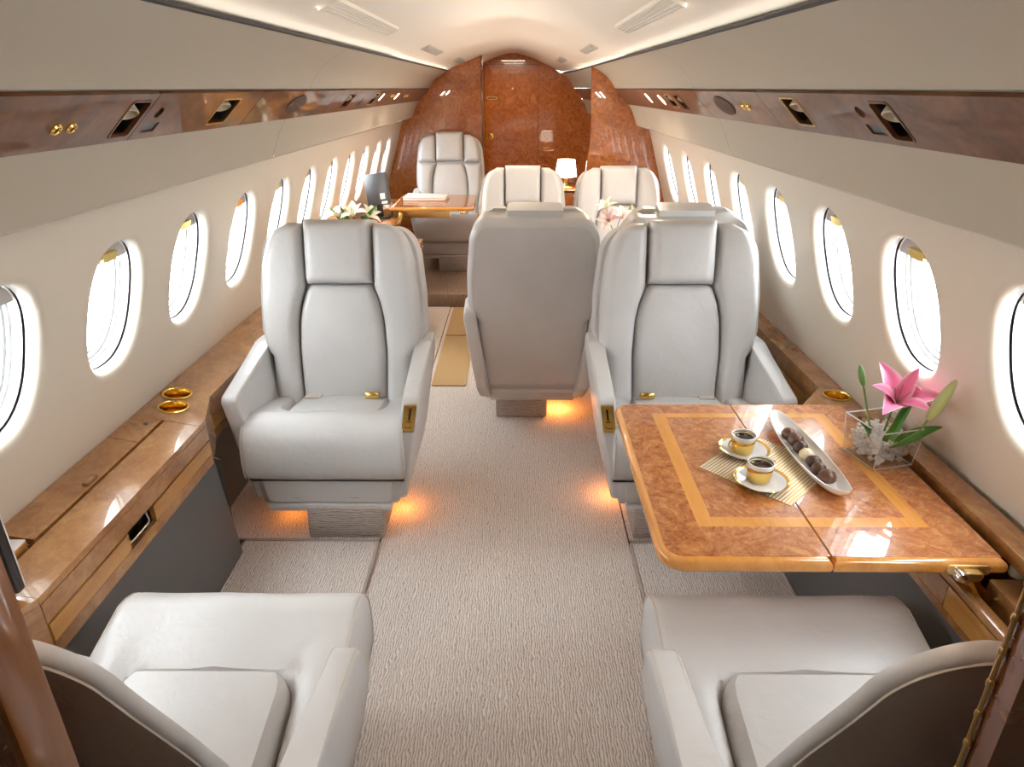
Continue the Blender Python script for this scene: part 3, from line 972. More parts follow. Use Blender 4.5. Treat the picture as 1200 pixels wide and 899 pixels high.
def service_band(side):
    nm = 'left' if side < 0 else 'right'
    MP = BPs(side)
    nrm = (MP(2, 0.05, -1) - MP(2, 0.05, 0)).normalized()
    t = thing('service_band', label='burl service band under the %s overhead panel with reading lamps and nozzles' % nm, cat='panel')
    if side < 0:
        rec = [(1.462, 1.535, 0.022, 0.120), (1.925, 2.045, 0.026, 0.112), (3.40, 3.52, 0.028, 0.108), (4.02, 4.14, 0.028, 0.108)]
        rounds = [(1.608, 0.058, 0.015), (4.30, 0.06, 0.03), (4.85, 0.06, 0.03)]
        slots = [(1.583, 1.645, 0.088, 0.116), (3.72, 3.80, 0.06, 0.10)]
        noz = [(1.255, 0.078), (1.300, 0.078), (4.60, 0.05), (4.68, 0.05), (5.2, 0.06), (5.32, 0.06)]
        spk = [(2.63, 0.062)]
        joints = [Y0, 0.78, 1.552, 2.20, 3.15, 4.52, 5.40, 6.34]
        lit = [(4.30, 0.06), (4.85, 0.06)]
    else:
        rec = [(1.345, 1.420, 0.022, 0.118), (1.795, 1.895, 0.020, 0.108), (3.12, 3.22, 0.028, 0.108), (3.30, 3.42, 0.03, 0.10)]
        rounds = [(1.487, 0.050, 0.015), (3.60, 0.065, 0.035), (3.94, 0.06, 0.035)]
        slots = [(1.44, 1.505, 0.084, 0.112)]
        noz = [(2.225, 0.060), (2.275, 0.060)]
        spk = [(2.50, 0.064)]
        joints = [Y0, 0.78, 2.06, 2.80, 3.48, 4.99]
        lit = [(3.60, 0.065), (3.94, 0.06)]
    for a, b in zip(joints, joints[1:]):
        inside = lambda y: a + 0.01 < y < b - 0.01
        holes = [rect(y0, y1, t0, t1, 0.010) for y0, y1, t0, t1 in rec if inside((y0 + y1) / 2)]
        holes += [circle(y, tt, r, 18) for y, tt, r in rounds if inside(y)]
        holes += [rect(y0, y1, t0, t1, 0.003, 2) for y0, y1, t0, t1 in slots if inside((y0 + y1) / 2)]
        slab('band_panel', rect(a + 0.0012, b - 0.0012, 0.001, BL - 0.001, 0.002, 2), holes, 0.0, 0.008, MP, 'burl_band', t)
    tail = 7.39 if side < 0 else 7.39
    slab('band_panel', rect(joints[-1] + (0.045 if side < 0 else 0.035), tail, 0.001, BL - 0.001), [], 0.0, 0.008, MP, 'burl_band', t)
    def cup(y0, y1, t0, t1, name):
        o = [(y0 - 0.004, t0 - 0.004), (y1 + 0.004, t0 - 0.004), (y1 + 0.004, t1 + 0.004), (y0 - 0.004, t1 + 0.004)]
        v = [MP(a, b, 0.0075) for a, b in o] + [MP(a, b, 0.06) for a, b in o]
        return mesh(name, v, [[4, 5, 6, 7], [0, 1, 5, 4], [1, 2, 6, 5], [2, 3, 7, 6], [3, 0, 4, 7]], 'black', t)
    for i, (y0, y1, t0, t1) in enumerate(rec):
        c = cup(y0, y1, t0, t1, 'lamp_recess')
        # bezel
        ob = rect(y0 - 0.004, y1 + 0.004, t0 - 0.004, t1 + 0.004, 0.012)
        ib = rect(y0 + 0.001, y1 - 0.001, t0 + 0.001, t1 - 0.001, 0.009)
        slab('bezel', ob, [ib], -0.0015, 0.001, MP, 'burl_band' if i % 2 == 0 else 'brass', c)
        p = MP((y0 + y1) / 2, (t0 + t1) / 2 - 0.012, 0.022)
        ax = (Vector((-side * 0.35, -0.25, -0.9))).normalized()
        k = min(1.0, (y1 - y0) / 0.075)
        lathe('lamp_head', [(0.0, -0.020), (0.014 * k, -0.018), (0.020 * k, -0.004), (0.024 * k, 0.016), (0.021 * k, 0.018), (0.017 * k, 0.004), (0.0, 0.002)], 16, 'cone', c, p, ax)
        lathe('lamp_knuckle', [(0.0, -0.010), (0.008, -0.008), (0.010, 0.0), (0.008, 0.008), (0.0, 0.010)], 12, 'gold', c, p - ax * 0.024, ax)
    for y, tt, r in rounds:
        if (y, tt) in lit:
            p_ = MP(y, tt, -0.004)
            lamp('spot_glow', 'AREA', p_, nrm.to_track_quat('-Z', 'Y').to_euler(), 3.2, (1.0, 0.82, 0.62), 0.06, 0.06)
            lathe('lit_spot', [(0.0, 0.002), (r * 0.92, 0.002), (r, 0.0), (r, -0.006), (0.0, -0.006)], 18, 'lamp', t, MP(y, tt, 0.004), nrm)
        else:
            lathe('camera_port', [(0.0, 0.0), (r * 0.95, 0.0), (r * 0.95, -0.004), (0.0, -0.004)], 18, 'black', t, MP(y, tt, 0.006), nrm)
    for y0, y1, t0, t1 in slots:
        slab('display', rect(y0 - 0.002, y1 + 0.002, t0 - 0.002, t1 + 0.002), [], 0.003, 0.009, MP, 'black', t)
    for y, tt in noz:
        g = lathe_open('air_nozzle', [(0.0075, 0.0), (0.0125, 0.0), (0.0125, 0.003), (0.010, 0.006), (0.0085, 0.006), (0.0075, 0.003)], 20, 'gold', t, MP(y, tt, 0.0), nrm)
        lathe('nozzle_core', [(0.0, 0.0035), (0.003, 0.003), (0.0045, 0.0), (0.0074, 0.0005), (0.0074, -0.001), (0.0, -0.001)], 12, 'black', g, MP(y, tt, 0.0), nrm)
    for y, tt in spk:
        slab('speaker_grille', circle(y, tt, 0.095, 28, 0.042), [], -0.003, 0.001, MP, 'speaker', t)
for s in (-1, 1): service_band(s)

# ceiling air vents and small grilles
def ceil_z(x): return lerp_tab([(a, b) for a, b in reversed(CEIL)], abs(x))
def CP_(side):
    A = Vector((0.55, 0, 1.664)); B = Vector((0.36, 0, 1.743))
    d = (B - A).normalized(); n = Vector((d.z, 0, -d.x))
    if n.z > 0: n = -n
    def f(y, s, c):
        # follow the curved vault
        x = 0.55 - d.x * -s if False else 0.55 + d.x * s
        return Vector((side * x, y, ceil_z(x) - c))
    return f
for side, lb in ((-1, 'long slatted air vent in the ceiling, left of the centre'), (1, 'long slatted air vent in the ceiling, right of the centre')):
    MP = CP_(side)
    y0, y1 = (1.86, 2.78) if side < 0 else (1.80, 2.68)
    s0, s1 = 0.118, 0.176
    v = thing('ceiling_vent', label=lb, cat='vent')
    slab('vent_frame', rect(y0, y1, s0, s1, 0.006, 2), [rect(y0 + 0.01, y1 - 0.01, s0 + 0.006, s1 - 0.006)], 0.0, 0.010, MP, 'ceil', v)
    slab('vent_bed', rect(y0 + 0.008, y1 - 0.008, s0 + 0.004, s1 - 0.004), [], 0.002, 0.0040, MP, 'vent', v)
    for k in range(4):
        a = s0 + 0.010 + k * 0.0115
        slab('slat', rect(y0 + 0.01, y1 - 0.01, a, a + 0.0055), [], 0.0035, 0.010, MP, 'ceil', v)
k = 0
for side, y0, y1, s0, s1, lb in ((-1, 3.80, 4.50, 0.115, 0.165, 'flat grey ceiling grille on the left, nearer of two'), (1, 3.70, 4.32, 0.115, 0.160, 'flat grey ceiling grille on the right, nearer of two'),
                         (-1, 5.55, 6.15, 0.13, 0.18, 'flat grey ceiling grille on the left beside the burl partition'), (1, 5.60, 6.25, 0.14, 0.20, 'flat grey ceiling grille on the right, farther of two')):
    MP = CP_(side)
    g = thing('ceiling_grille', label=lb, cat='vent')
    slab('grille_plate', rect(y0, y1, s0, s1, 0.006, 2), [], 0.0, 0.006, MP, 'vent', g)
    for j in range(3):
        a = s0 + 0.008 + j * (s1 - s0 - 0.016) / 2.4
        slab('grille_bar', rect(y0 + 0.02, y1 - 0.02, a, a + 0.004), [], 0.0055, 0.008, MP, 'vent', g)

# ------------------------------------------------------------------ side ledges
def mir(side): return lambda a, b, c: (side * a, b, c)
ZT = 0.585
def cup_well(x, y, parent, r=0.044, z=ZT, ax=(0, 0, 1)):
    c = lathe_open('cup_holder', [(r, 0.0), (r + 0.005, 0.0015), (r + 0.005, 0.003), (r - 0.001, 0.004), (r - 0.003, 0.0), (r - 0.003, -0.05), (r - 0.001, -0.05)], 32, 'gold', parent, (x, y, z), ax)
    lathe('cup_base', [(0.0, 0.0), (r - 0.002, 0.0), (r - 0.002, -0.003), (0.0, -0.003)], 24, 'gold', c, (x - ax[0] * 0.048, y, z - 0.048), ax)
    return c

L = thing('side_ledge', label='burl side ledge along the left wall with gold cup holders and long lid', cat='ledge')
def ml(a, b, c):                     # left ledge sloped towards the aisle to catch window reflections
    return (-(1.162 - (1.162 - a) * 0.85), b, c - (1.162 - a) * 0.150)
def mf(a, b, c): return (-(c + 0.0365), a, b - 0.0365)
LN = (0.150, 0, 1)
slab('near_panel', [(1.162, 0.99), (0.972, 0.99), (0.950, 1.040), (0.921, 1.105), (1.162, 1.105)], [], ZT - 0.018, ZT, ml, 'burl_ledge', L)
slab('front_strip', rect(0.921, 1.046, 1.1065, 1.891), [], ZT - 0.018, ZT, ml, 'burl_ledge', L)
lid = slab('lid', rect(1.057, 1.162, 1.279, 1.747), [], ZT - 0.018, ZT, ml, 'burl_ledge', L)
box('lid_pull', (-1.092, 1.50, ZT - 0.014), (-1.076, 1.548, ZT - 0.003), 'burl_ledge', lid, 0.003)
lpn = slab('latch_panel', rect(1.057, 1.162, 1.750, 1.891), [rect(1.074, 1.146, 1.812, 1.876, 0.002, 2)], ZT - 0.018, ZT, ml, 'burl_ledge', L)
sd_ = slab('small_door', rect(1.0755, 1.1445, 1.8135, 1.8745), [], ZT - 0.016, ZT - 0.001, ml, 'burl_ledge', lpn)
lathe('finger_hole', [(0.0, 0.0008), (0.007, 0.0008), (0.007, 0.0)], 14, 'black', sd_, ml(1.095, 1.857, ZT - 0.001), LN)
slab('groove', rect(1.045, 1.058, 1.106, 1.891), [], ZT - 0.03, ZT - 0.012, ml, 'jamb_dark', L)
cupp = slab('cup_panel', [(0.921, 1.893), (1.162, 1.893), (1.162, 2.165), (0.980, 2.165), (0.980, 2.095), (0.921, 1.935)], [circle(1.098, 2.078, 0.0485, 32, 0.0445), circle(1.064, 1.985, 0.0485, 32, 0.0445)], ZT - 0.018, ZT, ml, 'burl_ledge', L)
for cx, cy in ((1.098, 2.078), (1.064, 1.985)):
    c_ = ml(cx, cy, ZT)
    cup_well(c_[0], c_[1], L, 0.0425, c_[2], LN)
for a, b in ((2.167, 3.02), (3.022, 3.93)):
    slab('aft_panel', rect(0.980, 1.162, a, b), [], ZT - 0.018, ZT, ml, 'burl_ledge', L)
# open compartment with a tray
box('compartment', (-1.162, 1.107, ZT - 0.05), (-1.057, 1.277, ZT - 0.03), 'jamb_dark', L)
# fascia
fas = slab('fascia', rect(1.105, 1.93, 0.517, ZT - 0.018), [], 0.918, 0.930, mf, 'burl_ledge', L)
slab('fascia_lower', rect(1.105, 1.93, 0.428, 0.462), [], 0.918, 0.930, mf, 'burl_ledge', L)
slab('drawer_front', rect(1.107, 1.425, 0.466, 0.513), [], 0.9155, 0.930, mf, 'amber_dark', L)
slab('drawer_front', rect(1.555, 1.925, 0.466, 0.513), [], 0.9155, 0.930, mf, 'amber_dark', L)
box('pull_recess', (-1.02, 1.427, 0.427), (-0.991, 1.553, 0.479), 'black', L)
tube('pull_handle', [(-0.993, 1.44, 0.436), (-0.964, 1.44, 0.438), (-0.962, 1.45, 0.438), (-0.962, 1.53, 0.438), (-0.964, 1.54, 0.440), (-0.971, 1.54, 0.474), (-0.993, 1.54, 0.474)], 0.0035, 'chrome', L, 8)
for z0, z1, mt, x in ((0.517, ZT - 0.018, 'burl_ledge', 0.980), (0.466, 0.513, 'amber_dark', 0.979), (0.428, 0.462, 'burl_ledge', 0.980)):
    slab('aft_fascia', rect(2.095, 3.93, z0, z1), [], x, x + 0.012, mf, mt, L)
def skin(nm, plan, z0_, z1_, mat, par, th=0.011):
    v_, f_ = [], []
    for a, b in plan:
        for dx in (0.0, th):
            for z_ in (z0_, z1_): v_.append(mf(b, z_, a + dx))
    for i_ in range(len(plan) - 1):
        k_ = i_ * 4
        f_ += [[k_, k_ + 1, k_ + 5, k_ + 4], [k_ + 2, k_ + 6, k_ + 7, k_ + 3], [k_ + 1, k_ + 3, k_ + 7, k_ + 5], [k_, k_ + 4, k_ + 6, k_ + 2]]
    k_ = (len(plan) - 1) * 4
    f_ += [[0, 2, 3, 1], [k_, k_ + 1, k_ + 3, k_ + 2]]
    return mesh(nm, v_, f_, mat, par)
skin('corner_fascia', [(0.9185, 1.931), (0.978, 2.094)], 0.428, ZT - 0.018, 'burl_ledge', L)
skin('end_fascia', [(0.9205, 1.105), (0.950, 1.040), (0.972, 0.992)], 0.428, ZT - 0.018, 'burl_ledge', L)
mesh('kick_panel', [(-0.928, 0.40, 0.0), (-0.928, 1.955, 0.0), (-0.965, 1.955, 0.3915), (-0.965, 0.40, 0.3915), (-0.942, 0.40, 0.0), (-0.942, 1.955, 0.0), (-0.978, 1.955, 0.3915), (-0.978, 0.40, 0.3915)],
     [[0, 1, 2, 3], [4, 7, 6, 5], [0, 4, 5, 1], [3, 2, 6, 7], [0, 3, 7, 4], [1, 5, 6, 2]], 'kick', L)
slab('kick_return', [(0.942, 1.955), (0.956, 1.955), (1.075, 2.02), (1.065, 2.03)], [], 0.0, 0.391, mir(-1), 'kick', L)
slab('kick_panel', rect(2.03, 3.93, 0.0, 0.428), [], 1.05, 1.062, mf, 'kick', L)

R = thing('side_ledge', label='burl side ledge along the right wall, partly under the folding table', cat='ledge')
mr = mir(1)
slab('cup_panel', [(0.945, 1.90), (1.162, 1.90), (1.162, 2.20), (1.085, 2.20), (1.085, 2.125), (0.945, 1.945)], [circle(1.118, 2.058, 0.043, 32)], ZT - 0.018, ZT, mr, 'burl_ledge', R)
cup_well(1.118, 2.058, R, 0.041)
for a, b in ((2.202, 2.62), (2.622, 3.40), (3.402, 4.985)):
    slab('aft_panel', rect(1.085, 1.162, a, b), [], ZT - 0.018, ZT, mr, 'burl_ledge', R)
for z0, z1, mt in ((0.517, ZT - 0.018, 'burl_ledge'), (0.466, 0.513, 'amber_dark'), (0.428, 0.462, 'burl_ledge')):
    slab('aft_fascia', rect(2.125, 4.985, z0, z1), [], 1.085, 1.097, lambda a, b, c: (c, a, b), mt, R)
slab('kick_panel', rect(2.03, 4.925, 0.0, 0.428), [], 1.09, 1.10, lambda a, b, c: (c, a, b), 'kick', R)
mesh('corner_fascia', [(0.945, 1.945, ZT - 0.018), (1.085, 2.125, ZT - 0.018), (1.085, 2.125, 0.428), (0.945, 1.945, 0.428), (0.955, 1.945, ZT - 0.018), (1.10, 2.125, ZT - 0.018), (1.10, 2.125, 0.428), (0.955, 1.945, 0.428)],
     [[0, 1, 2, 3], [4, 7, 6, 5], [0, 4, 5, 1], [3, 2, 6, 7], [0, 3, 7, 4], [1, 5, 6, 2]], 'burl_ledge', R)
# forward part: fascia, dark well where the table stows, raised cover rail
mesh('kick_panel', [(0.962, 0.40, 0.0), (0.962, 1.955, 0.0), (0.995, 1.955, 0.455), (0.995, 0.40, 0.455), (0.978, 0.40, 0.0), (0.978, 1.955, 0.0), (1.01, 1.955, 0.455), (1.01, 0.40, 0.455)],
     [[0, 1, 2, 3], [4, 7, 6, 5], [0, 4, 5, 1], [3, 2, 6, 7], [0, 3, 7, 4], [1, 5, 6, 2]], 'kick', R)
slab('fascia', rect(0.90, 1.945, 0.457, 0.475), [], 0.992, 1.008, lambda a, b, c: (c, a, b), 'burl_ledge', R)
slab('drawer_front', rect(0.90, 1.175, 0.478, 0.535), [], 0.990, 1.008, lambda a, b, c: (c, a, b), 'amber_dark', R)
slab('drawer_front', rect(1.178, 1.945, 0.478, 0.535), [], 0.990, 1.008, lambda a, b, c: (c, a, b), 'burl_ledge', R)
box('fascia_cap', (0.990, 0.90, 0.538), (1.016, 1.945, 0.556), 'burl_ledge', R, 0.002)
box('stow_well', (1.016, 0.85, 0.36), (1.164, 1.90, 0.38), 'black', R)
box('stow_wall', (1.135, 0.85, 0.38), (1.164, 1.90, 0.60), 'jamb_dark', R)
rail = box('cover_rail', (1.072, 0.86, 0.622), (1.130, 1.805, 0.660), 'burl_ledge', R, 0.003, rot=(0, math.radians(-6), 0))  # tilted inward to catch the window reflection
box('near_block', (1.050, 1.035, 0.50), (1.132, 1.150, 0.575), 'burl_ledge', R, 0.003)
lathe('buffer', [(0.0, 0.0), (0.014, 0.0), (0.016, 0.004), (0.016, 0.024), (0.012, 0.028), (0.0, 0.028)], 14, 'cone', R, (1.118, 1.165, 0.572))

# ------------------------------------------------------------------ folding table on the right
T = thing('folding_table', (0.343, 1.117, 0), 0, 'burl folding table with amber inlay border, laid with coffee and lilies', 'table')
TZ = 0.645
def leaf(x0, x1, rc, nm):
    out = round_poly([(x0, 0.0), (x1, 0.0), (x1, 0.755), (x0, 0.755)], [rc[0], 0, 0, rc[1]], 8)
    lf = prism(nm, out, TZ - 0.034, TZ - 0.0008, xy, 'amber', T, 0.013, 4)
    i = 0.016
    xa = x0 + (i if rc[0] else 0.0012); xb = x1 - (0.0012 if rc[0] else 0.006)
    vo = round_poly([(xa, i), (xb, i), (xb, 0.755 - i), (xa, 0.755 - i)], [max(0, rc[0] - i), 0, 0, max(0, rc[1] - i)], 8)
    return lf, vo
l1, v1 = leaf(0.0, 0.3515, (0.055, 0.05), 'table_leaf')
l2, v2 = leaf(0.3545, 0.708, (0, 0), 'table_leaf')
# inlay: outer veneer, amber band, inner veneer (let in flush, 0.3 mm proud)
bx0, bx1, by0, by1, bw = 0.104, 0.612, 0.118, 0.682, 0.036
z0, z1 = TZ - 0.0009, TZ
def veneer(nm, outl, holes, mat, par): return slab(nm, outl, holes, z0, z1, xy, mat, par, smooth=False)
m1, m2 = 0.3515 - 0.0008, 0.3545 + 0.0008
veneer('outer_veneer', [p for p in v1[:9]] + [(m1, v1[9][1]), (m1, by0), (bx0, by0), (bx0, by1), (m1, by1), (m1, v1[10][1])] + [p for p in v1[11:]], [], 'burl_table', l1)
veneer('inlay_band', [(bx0, by0), (m1, by0), (m1, by0 + bw), (bx0 + bw, by0 + bw), (bx0 + bw, by1 - bw * 0.72), (m1, by1 - bw * 0.72), (m1, by1), (bx0, by1)], [], 'amber', l1)
veneer('inner_veneer', [(bx0 + bw, by0 + bw), (m1, by0 + bw), (m1, by1 - bw * 0.72), (bx0 + bw, by1 - bw * 0.72)], [], 'burl_table', l1)
xe = v2[1][0]
veneer('outer_veneer', [(m2, v2[0][1]), (xe, v2[0][1]), (xe, v2[2][1]), (m2, v2[2][1]), (m2, by1), (bx1, by1), (bx1, by0), (m2, by0)], [], 'burl_table', l2)
veneer('inlay_band', [(m2, by0), (bx1, by0), (bx1, by1), (m2, by1), (m2, by1 - bw * 0.72), (bx1 - bw, by1 - bw * 0.72), (bx1 - bw, by0 + bw), (m2, by0 + bw)], [], 'amber', l2)
veneer('inner_veneer', [(m2, by0 + bw), (bx1 - bw, by0 + bw), (bx1 - bw, by1 - bw * 0.72), (m2, by1 - bw * 0.72)], [], 'burl_table', l2)
# hinge bracket and swing arm at the near right corner
hb = slab('hinge_plate', rect(0.582, 0.672, TZ - 0.030, TZ - 0.008, 0.008), [], -0.004, 0.006, yz_face, 'brass', T)
for x in (0.655, 0.667): lathe('screw', [(0.0, 0.0015), (0.0025, 0.0012), (0.003, 0.0)], 8, 'jamb_dark', hb, (x, -0.004, TZ - 0.019), (0, -1, 0))
lathe('pivot', [(0.0, 0.022), (0.010, 0.022), (0.012, 0.018), (0.012, 0.0), (0.0, 0.0)], 16, 'chrome', hb, (0.602, -0.004, TZ - 0.022), (0, -1, 0))
prism('hinge_lug', round_poly([(0.600, TZ - 0.040), (0.650, TZ - 0.034), (0.650, TZ - 0.014), (0.610, TZ - 0.012)], 0.010, 4), -0.020, -0.004, yz_face, 'brass', hb, 0.002, 1)
ar = mesh('swing_arm', [(0.622, -0.010, TZ - 0.038), (0.648, -0.010, TZ - 0.038), (0.735, 0.010, TZ - 0.135), (0.705, 0.010, TZ - 0.135), (0.622, 0.004, TZ - 0.044), (0.648, 0.004, TZ - 0.044), (0.735, 0.024, TZ - 0.141), (0.705, 0.024, TZ - 0.141)],
          [[0, 1, 2, 3], [4, 7, 6, 5], [0, 4, 5, 1], [3, 2, 6, 7], [0, 3, 7, 4], [1, 5, 6, 2]], 'gold', T)
box('arm_foot', (0.690, 0.0, TZ - 0.150), (0.775, 0.045, TZ - 0.132), 'brass', T, 0.003)
box('rear_arm', (0.66, 0.70, TZ - 0.15), (0.74, 0.73, TZ - 0.035), 'brass', T, 0.004)

# ------------------------------------------------------------------ things on the table
TT = TZ
pm = thing('placemat', (0.685, 1.490, TT), math.radians(44.5), 'striped gold placemat lying askew under the coffee cups', 'placemat')
slab('mat_base', rect(-0.127, 0.127, -0.122, 0.122), [], 0.0, 0.0012, xy, 'slat_gold', pm)
sv, sf = [], []
for i in range(30):
    y = -0.119 + i * 0.238 / 29.5
    k = len(sv)
    sv += [(-0.127, y, 0.0012), (0.127, y, 0.0012), (0.127, y + 0.0042, 0.0012), (-0.127, y + 0.0042, 0.0012), (-0.127, y + 0.001, 0.0024), (0.127, y + 0.001, 0.0024), (0.127, y + 0.0032, 0.0024), (-0.127, y + 0.0032, 0.0024)]
    sf += [[k, k + 1, k + 5, k + 4], [k + 1, k + 2, k + 6, k + 5], [k + 2, k + 3, k + 7, k + 6], [k + 3, k, k + 4, k + 7], [k + 4, k + 5, k + 6, k + 7]]
mesh('mat_threads', sv, sf, 'slat_white', pm, False, 'stuff')

def saucer(x, y, lb):
    s = thing('saucer', (x, y, TT + 0.0026), 0, lb, 'saucer', 'saucers')
    lathe('dish', [(0.0, 0.004), (0.024, 0.004), (0.028, 0.0055), (0.045, 0.007), (0.062, 0.0145), (0.0635, 0.0145), (0.060, 0.011), (0.046, 0.003), (0.030, 0.0), (0.0, 0.0)], 44, 'porcelain', s)
    lathe_open('gold_rim', [(0.0585, 0.0132), (0.0645, 0.0158), (0.0650, 0.0150), (0.0560, 0.0068), (0.0460, 0.0018), (0.0450, 0.0024)], 44, 'gold', s)
    return s
def coffee_cup(x, y, rz, lb):
    c = thing('coffee_cup', (x, y, TT + 0.0068), rz, lb, 'cup', 'coffee cups')
    lathe('cup_body', [(0.0, 0.0), (0.024, 0.0), (0.0265, 0.003), (0.0295, 0.020), (0.0312, 0.042), (0.0312, 0.046), (0.0290, 0.047), (0.0285, 0.040), (0.0275, 0.037), (0.0, 0.037)], 40, 'gold', c)
    lathe_open('porcelain_rim', [(0.0316, 0.0405), (0.0322, 0.0500), (0.0312, 0.0512), (0.0298, 0.0510), (0.0280, 0.0380), (0.0286, 0.0370)], 40, 'porcelain', c)
    lathe('coffee', [(0.0, 0.0400), (0.0282, 0.0400), (0.0282, 0.0380), (0.0, 0.0380)], 32, 'coffee', c)
    tube('cup_handle', [(0.0295, 0, 0.040), (0.038, 0, 0.0425), (0.046, 0, 0.039), (0.0485, 0, 0.031), (0.045, 0, 0.022), (0.036, 0, 0.014), (0.028, 0, 0.011)], 0.0027, 'gold', c, 8)
    return c
saucer(0.645, 1.560, 'white saucer with gold underside, rear of two on the table')
coffee_cup(0.640, 1.560, math.radians(205), 'gold coffee cup with white rim, rear of two on the table')
saucer(0.640, 1.408, 'white saucer with gold underside, front one nearest the table edge')
coffee_cup(0.637, 1.418, math.radians(28), 'gold coffee cup with white rim, front one nearest the table edge')

# long dish with chocolates
ds = thing('serving_dish', (0.797, 1.535, TT + 0.001), math.radians(2.0), 'long narrow white porcelain dish holding chocolates', 'dish')
verts, faces = [], []
nu, nr = 64, [(0.0, 0.004), (0.50, 0.004), (0.70, 0.008), (0.90, 0.017), (0.97, 0.0225), (1.0, 0.0225), (0.98, 0.016), (0.80, 0.004), (0.62, 0.0), (0.0, 0.0)]
for f, z in nr:
    for k in range(nu):
        a = 2 * PI * k / nu
        c, sn = math.cos(a), math.sin(a)
        px = math.copysign(abs(c) ** 0.85, c) * 0.0435; py = math.copysign(abs(sn) ** 0.95, sn) * 0.214
        ff_ = f if f > 0.9 else f
        yy = py * (1 - (1 - f) * 0.35) if f > 0 else 0
        verts.append((px * f, yy if f > 0 else 0.0, z + 0.012 * (yy / 0.21) ** 4))
for j in range(len(nr) - 1):
    for k in range(nu): faces.append([j * nu + k, j * nu + (k + 1) % nu, (j + 1) * nu + (k + 1) % nu, (j + 1) * nu + k])
mesh('dish_body', verts, faces, 'porcelain', ds)

def chocolate(x, y, r, mat, style, lb):
    bm = bmesh.new()
    bmesh.ops.create_uvsphere(bm, u_segments=24, v_segments=14, radius=1.0)
    for v in bm.verts:
        a = math.atan2(v.co.y, v.co.x)
        k = 1.0
        if style == 'ridge': k += 0.09 * math.sin(8 * a + 5 * v.co.z) * (1 - abs(v.co.z))
        if style == 'swirl': k += 0.05 * math.sin(14 * v.co.z + 2 * a)
        if style == 'square': k += 0.12 * abs(math.sin(2 * a))
        if style == 'rough': k += 0.06 * math.sin(9 * a + 3) * math.sin(11 * v.co.z + 1)
        v.co = Vector((v.co.x * r * k, v.co.y * r * k, max(v.co.z, -0.62) * r * 0.92))
    for v in bm.verts: v.co += Vector((x, y, TT + 0.0065 + 0.57 * r))
    o = from_bm('chocolate', bm, mat)
    return tag(o, lb, 'chocolate', 'chocolates in the long dish')
for (x, y, r, m_, st, lb) in [
    (0.7905, 1.640, 0.0185, 'choc', 'swirl', 'milk chocolate at the far end of the dish'),
    (0.796, 1.600, 0.0205, 'choc', 'ridge', 'ridged milk chocolate, second from the far end of the dish'),
    (0.7945, 1.561, 0.0185, 'choc_dark', 'ridge', 'dark ridged chocolate just behind the white one in the dish'),
    (0.7945, 1.524, 0.0185, 'choc_white', 'swirl', 'white chocolate in the middle of the row'),
    (0.799, 1.489, 0.0180, 'choc_dark', 'square', 'dark square chocolate just in front of the white one'),
    (0.797, 1.453, 0.0185, 'choc', 'rough', 'milk chocolate, second from the near end of the dish'),
    (0.801, 1.414, 0.0210, 'choc', 'swirl', 'largest milk chocolate at the near end of the dish')]:
    chocolate(x, y, r, m_, st, lb)

# ------------------------------------------------------------------ lilies
def petal(name, base, d, up, length, width, curl, mat, parent, cup=0.35):
    d = Vector(d).normalized(); up = Vector(up); up = (up - d * up.dot(d)).normalized()
    side = d.cross(up)
    nu, nv = 8, 12
    vt, fc, uv = [], [], []
    for th in (0.0, 0.0009):
        for j in range(nv + 1):
            t = j / nv
            w = width * (math.sin(PI * min(1, (t * 0.92 + 0.06)) ** 0.85)) ** 0.8 * 0.5
            ang = curl * t * t
            c = Vector(base) + d * (length * (t - 0.25 * t * t * abs(curl) * 0.5)) + up * (-length * 0.45 * ang * t)
            for i in range(nu + 1):
                u = i / nu * 2 - 1
                vt.append(c + side * (u * w) + up * (cup * w * u * u + 0.0025 * (1 - abs(u)) ** 3 * -1 + th + 0.0012 * math.sin(6 * t + 3 * u)))
                uv.append((abs(u), t))
    n1 = nu + 1; off = n1 * (nv + 1)
    for j in range(nv):
        for i in range(nu):
            a = j * n1 + i
            fc.append([a, a + 1, a + n1 + 1, a + n1]); fc.append([off + a, off + a + n1, off + a + n1 + 1, off + a + 1])
    rim = list(range(n1)) + [j * n1 + nu for j in range(1, nv + 1)] + [nv * n1 + i for i in range(nu - 1, -1, -1)] + [j * n1 for j in range(nv - 1, 0, -1)]
    for k in range(len(rim)):
        a, b = rim[k], rim[(k + 1) % len(rim)]
        fc.append([a, b, off + b, off + a])
    o = mesh(name, vt, fc, mat, parent, True, None, uvs=True)
    l = o.data.uv_layers.new(name='UVMap')
    for lp in o.data.loops: l.data[lp.index].uv = uv[lp.vertex_index]
    return o
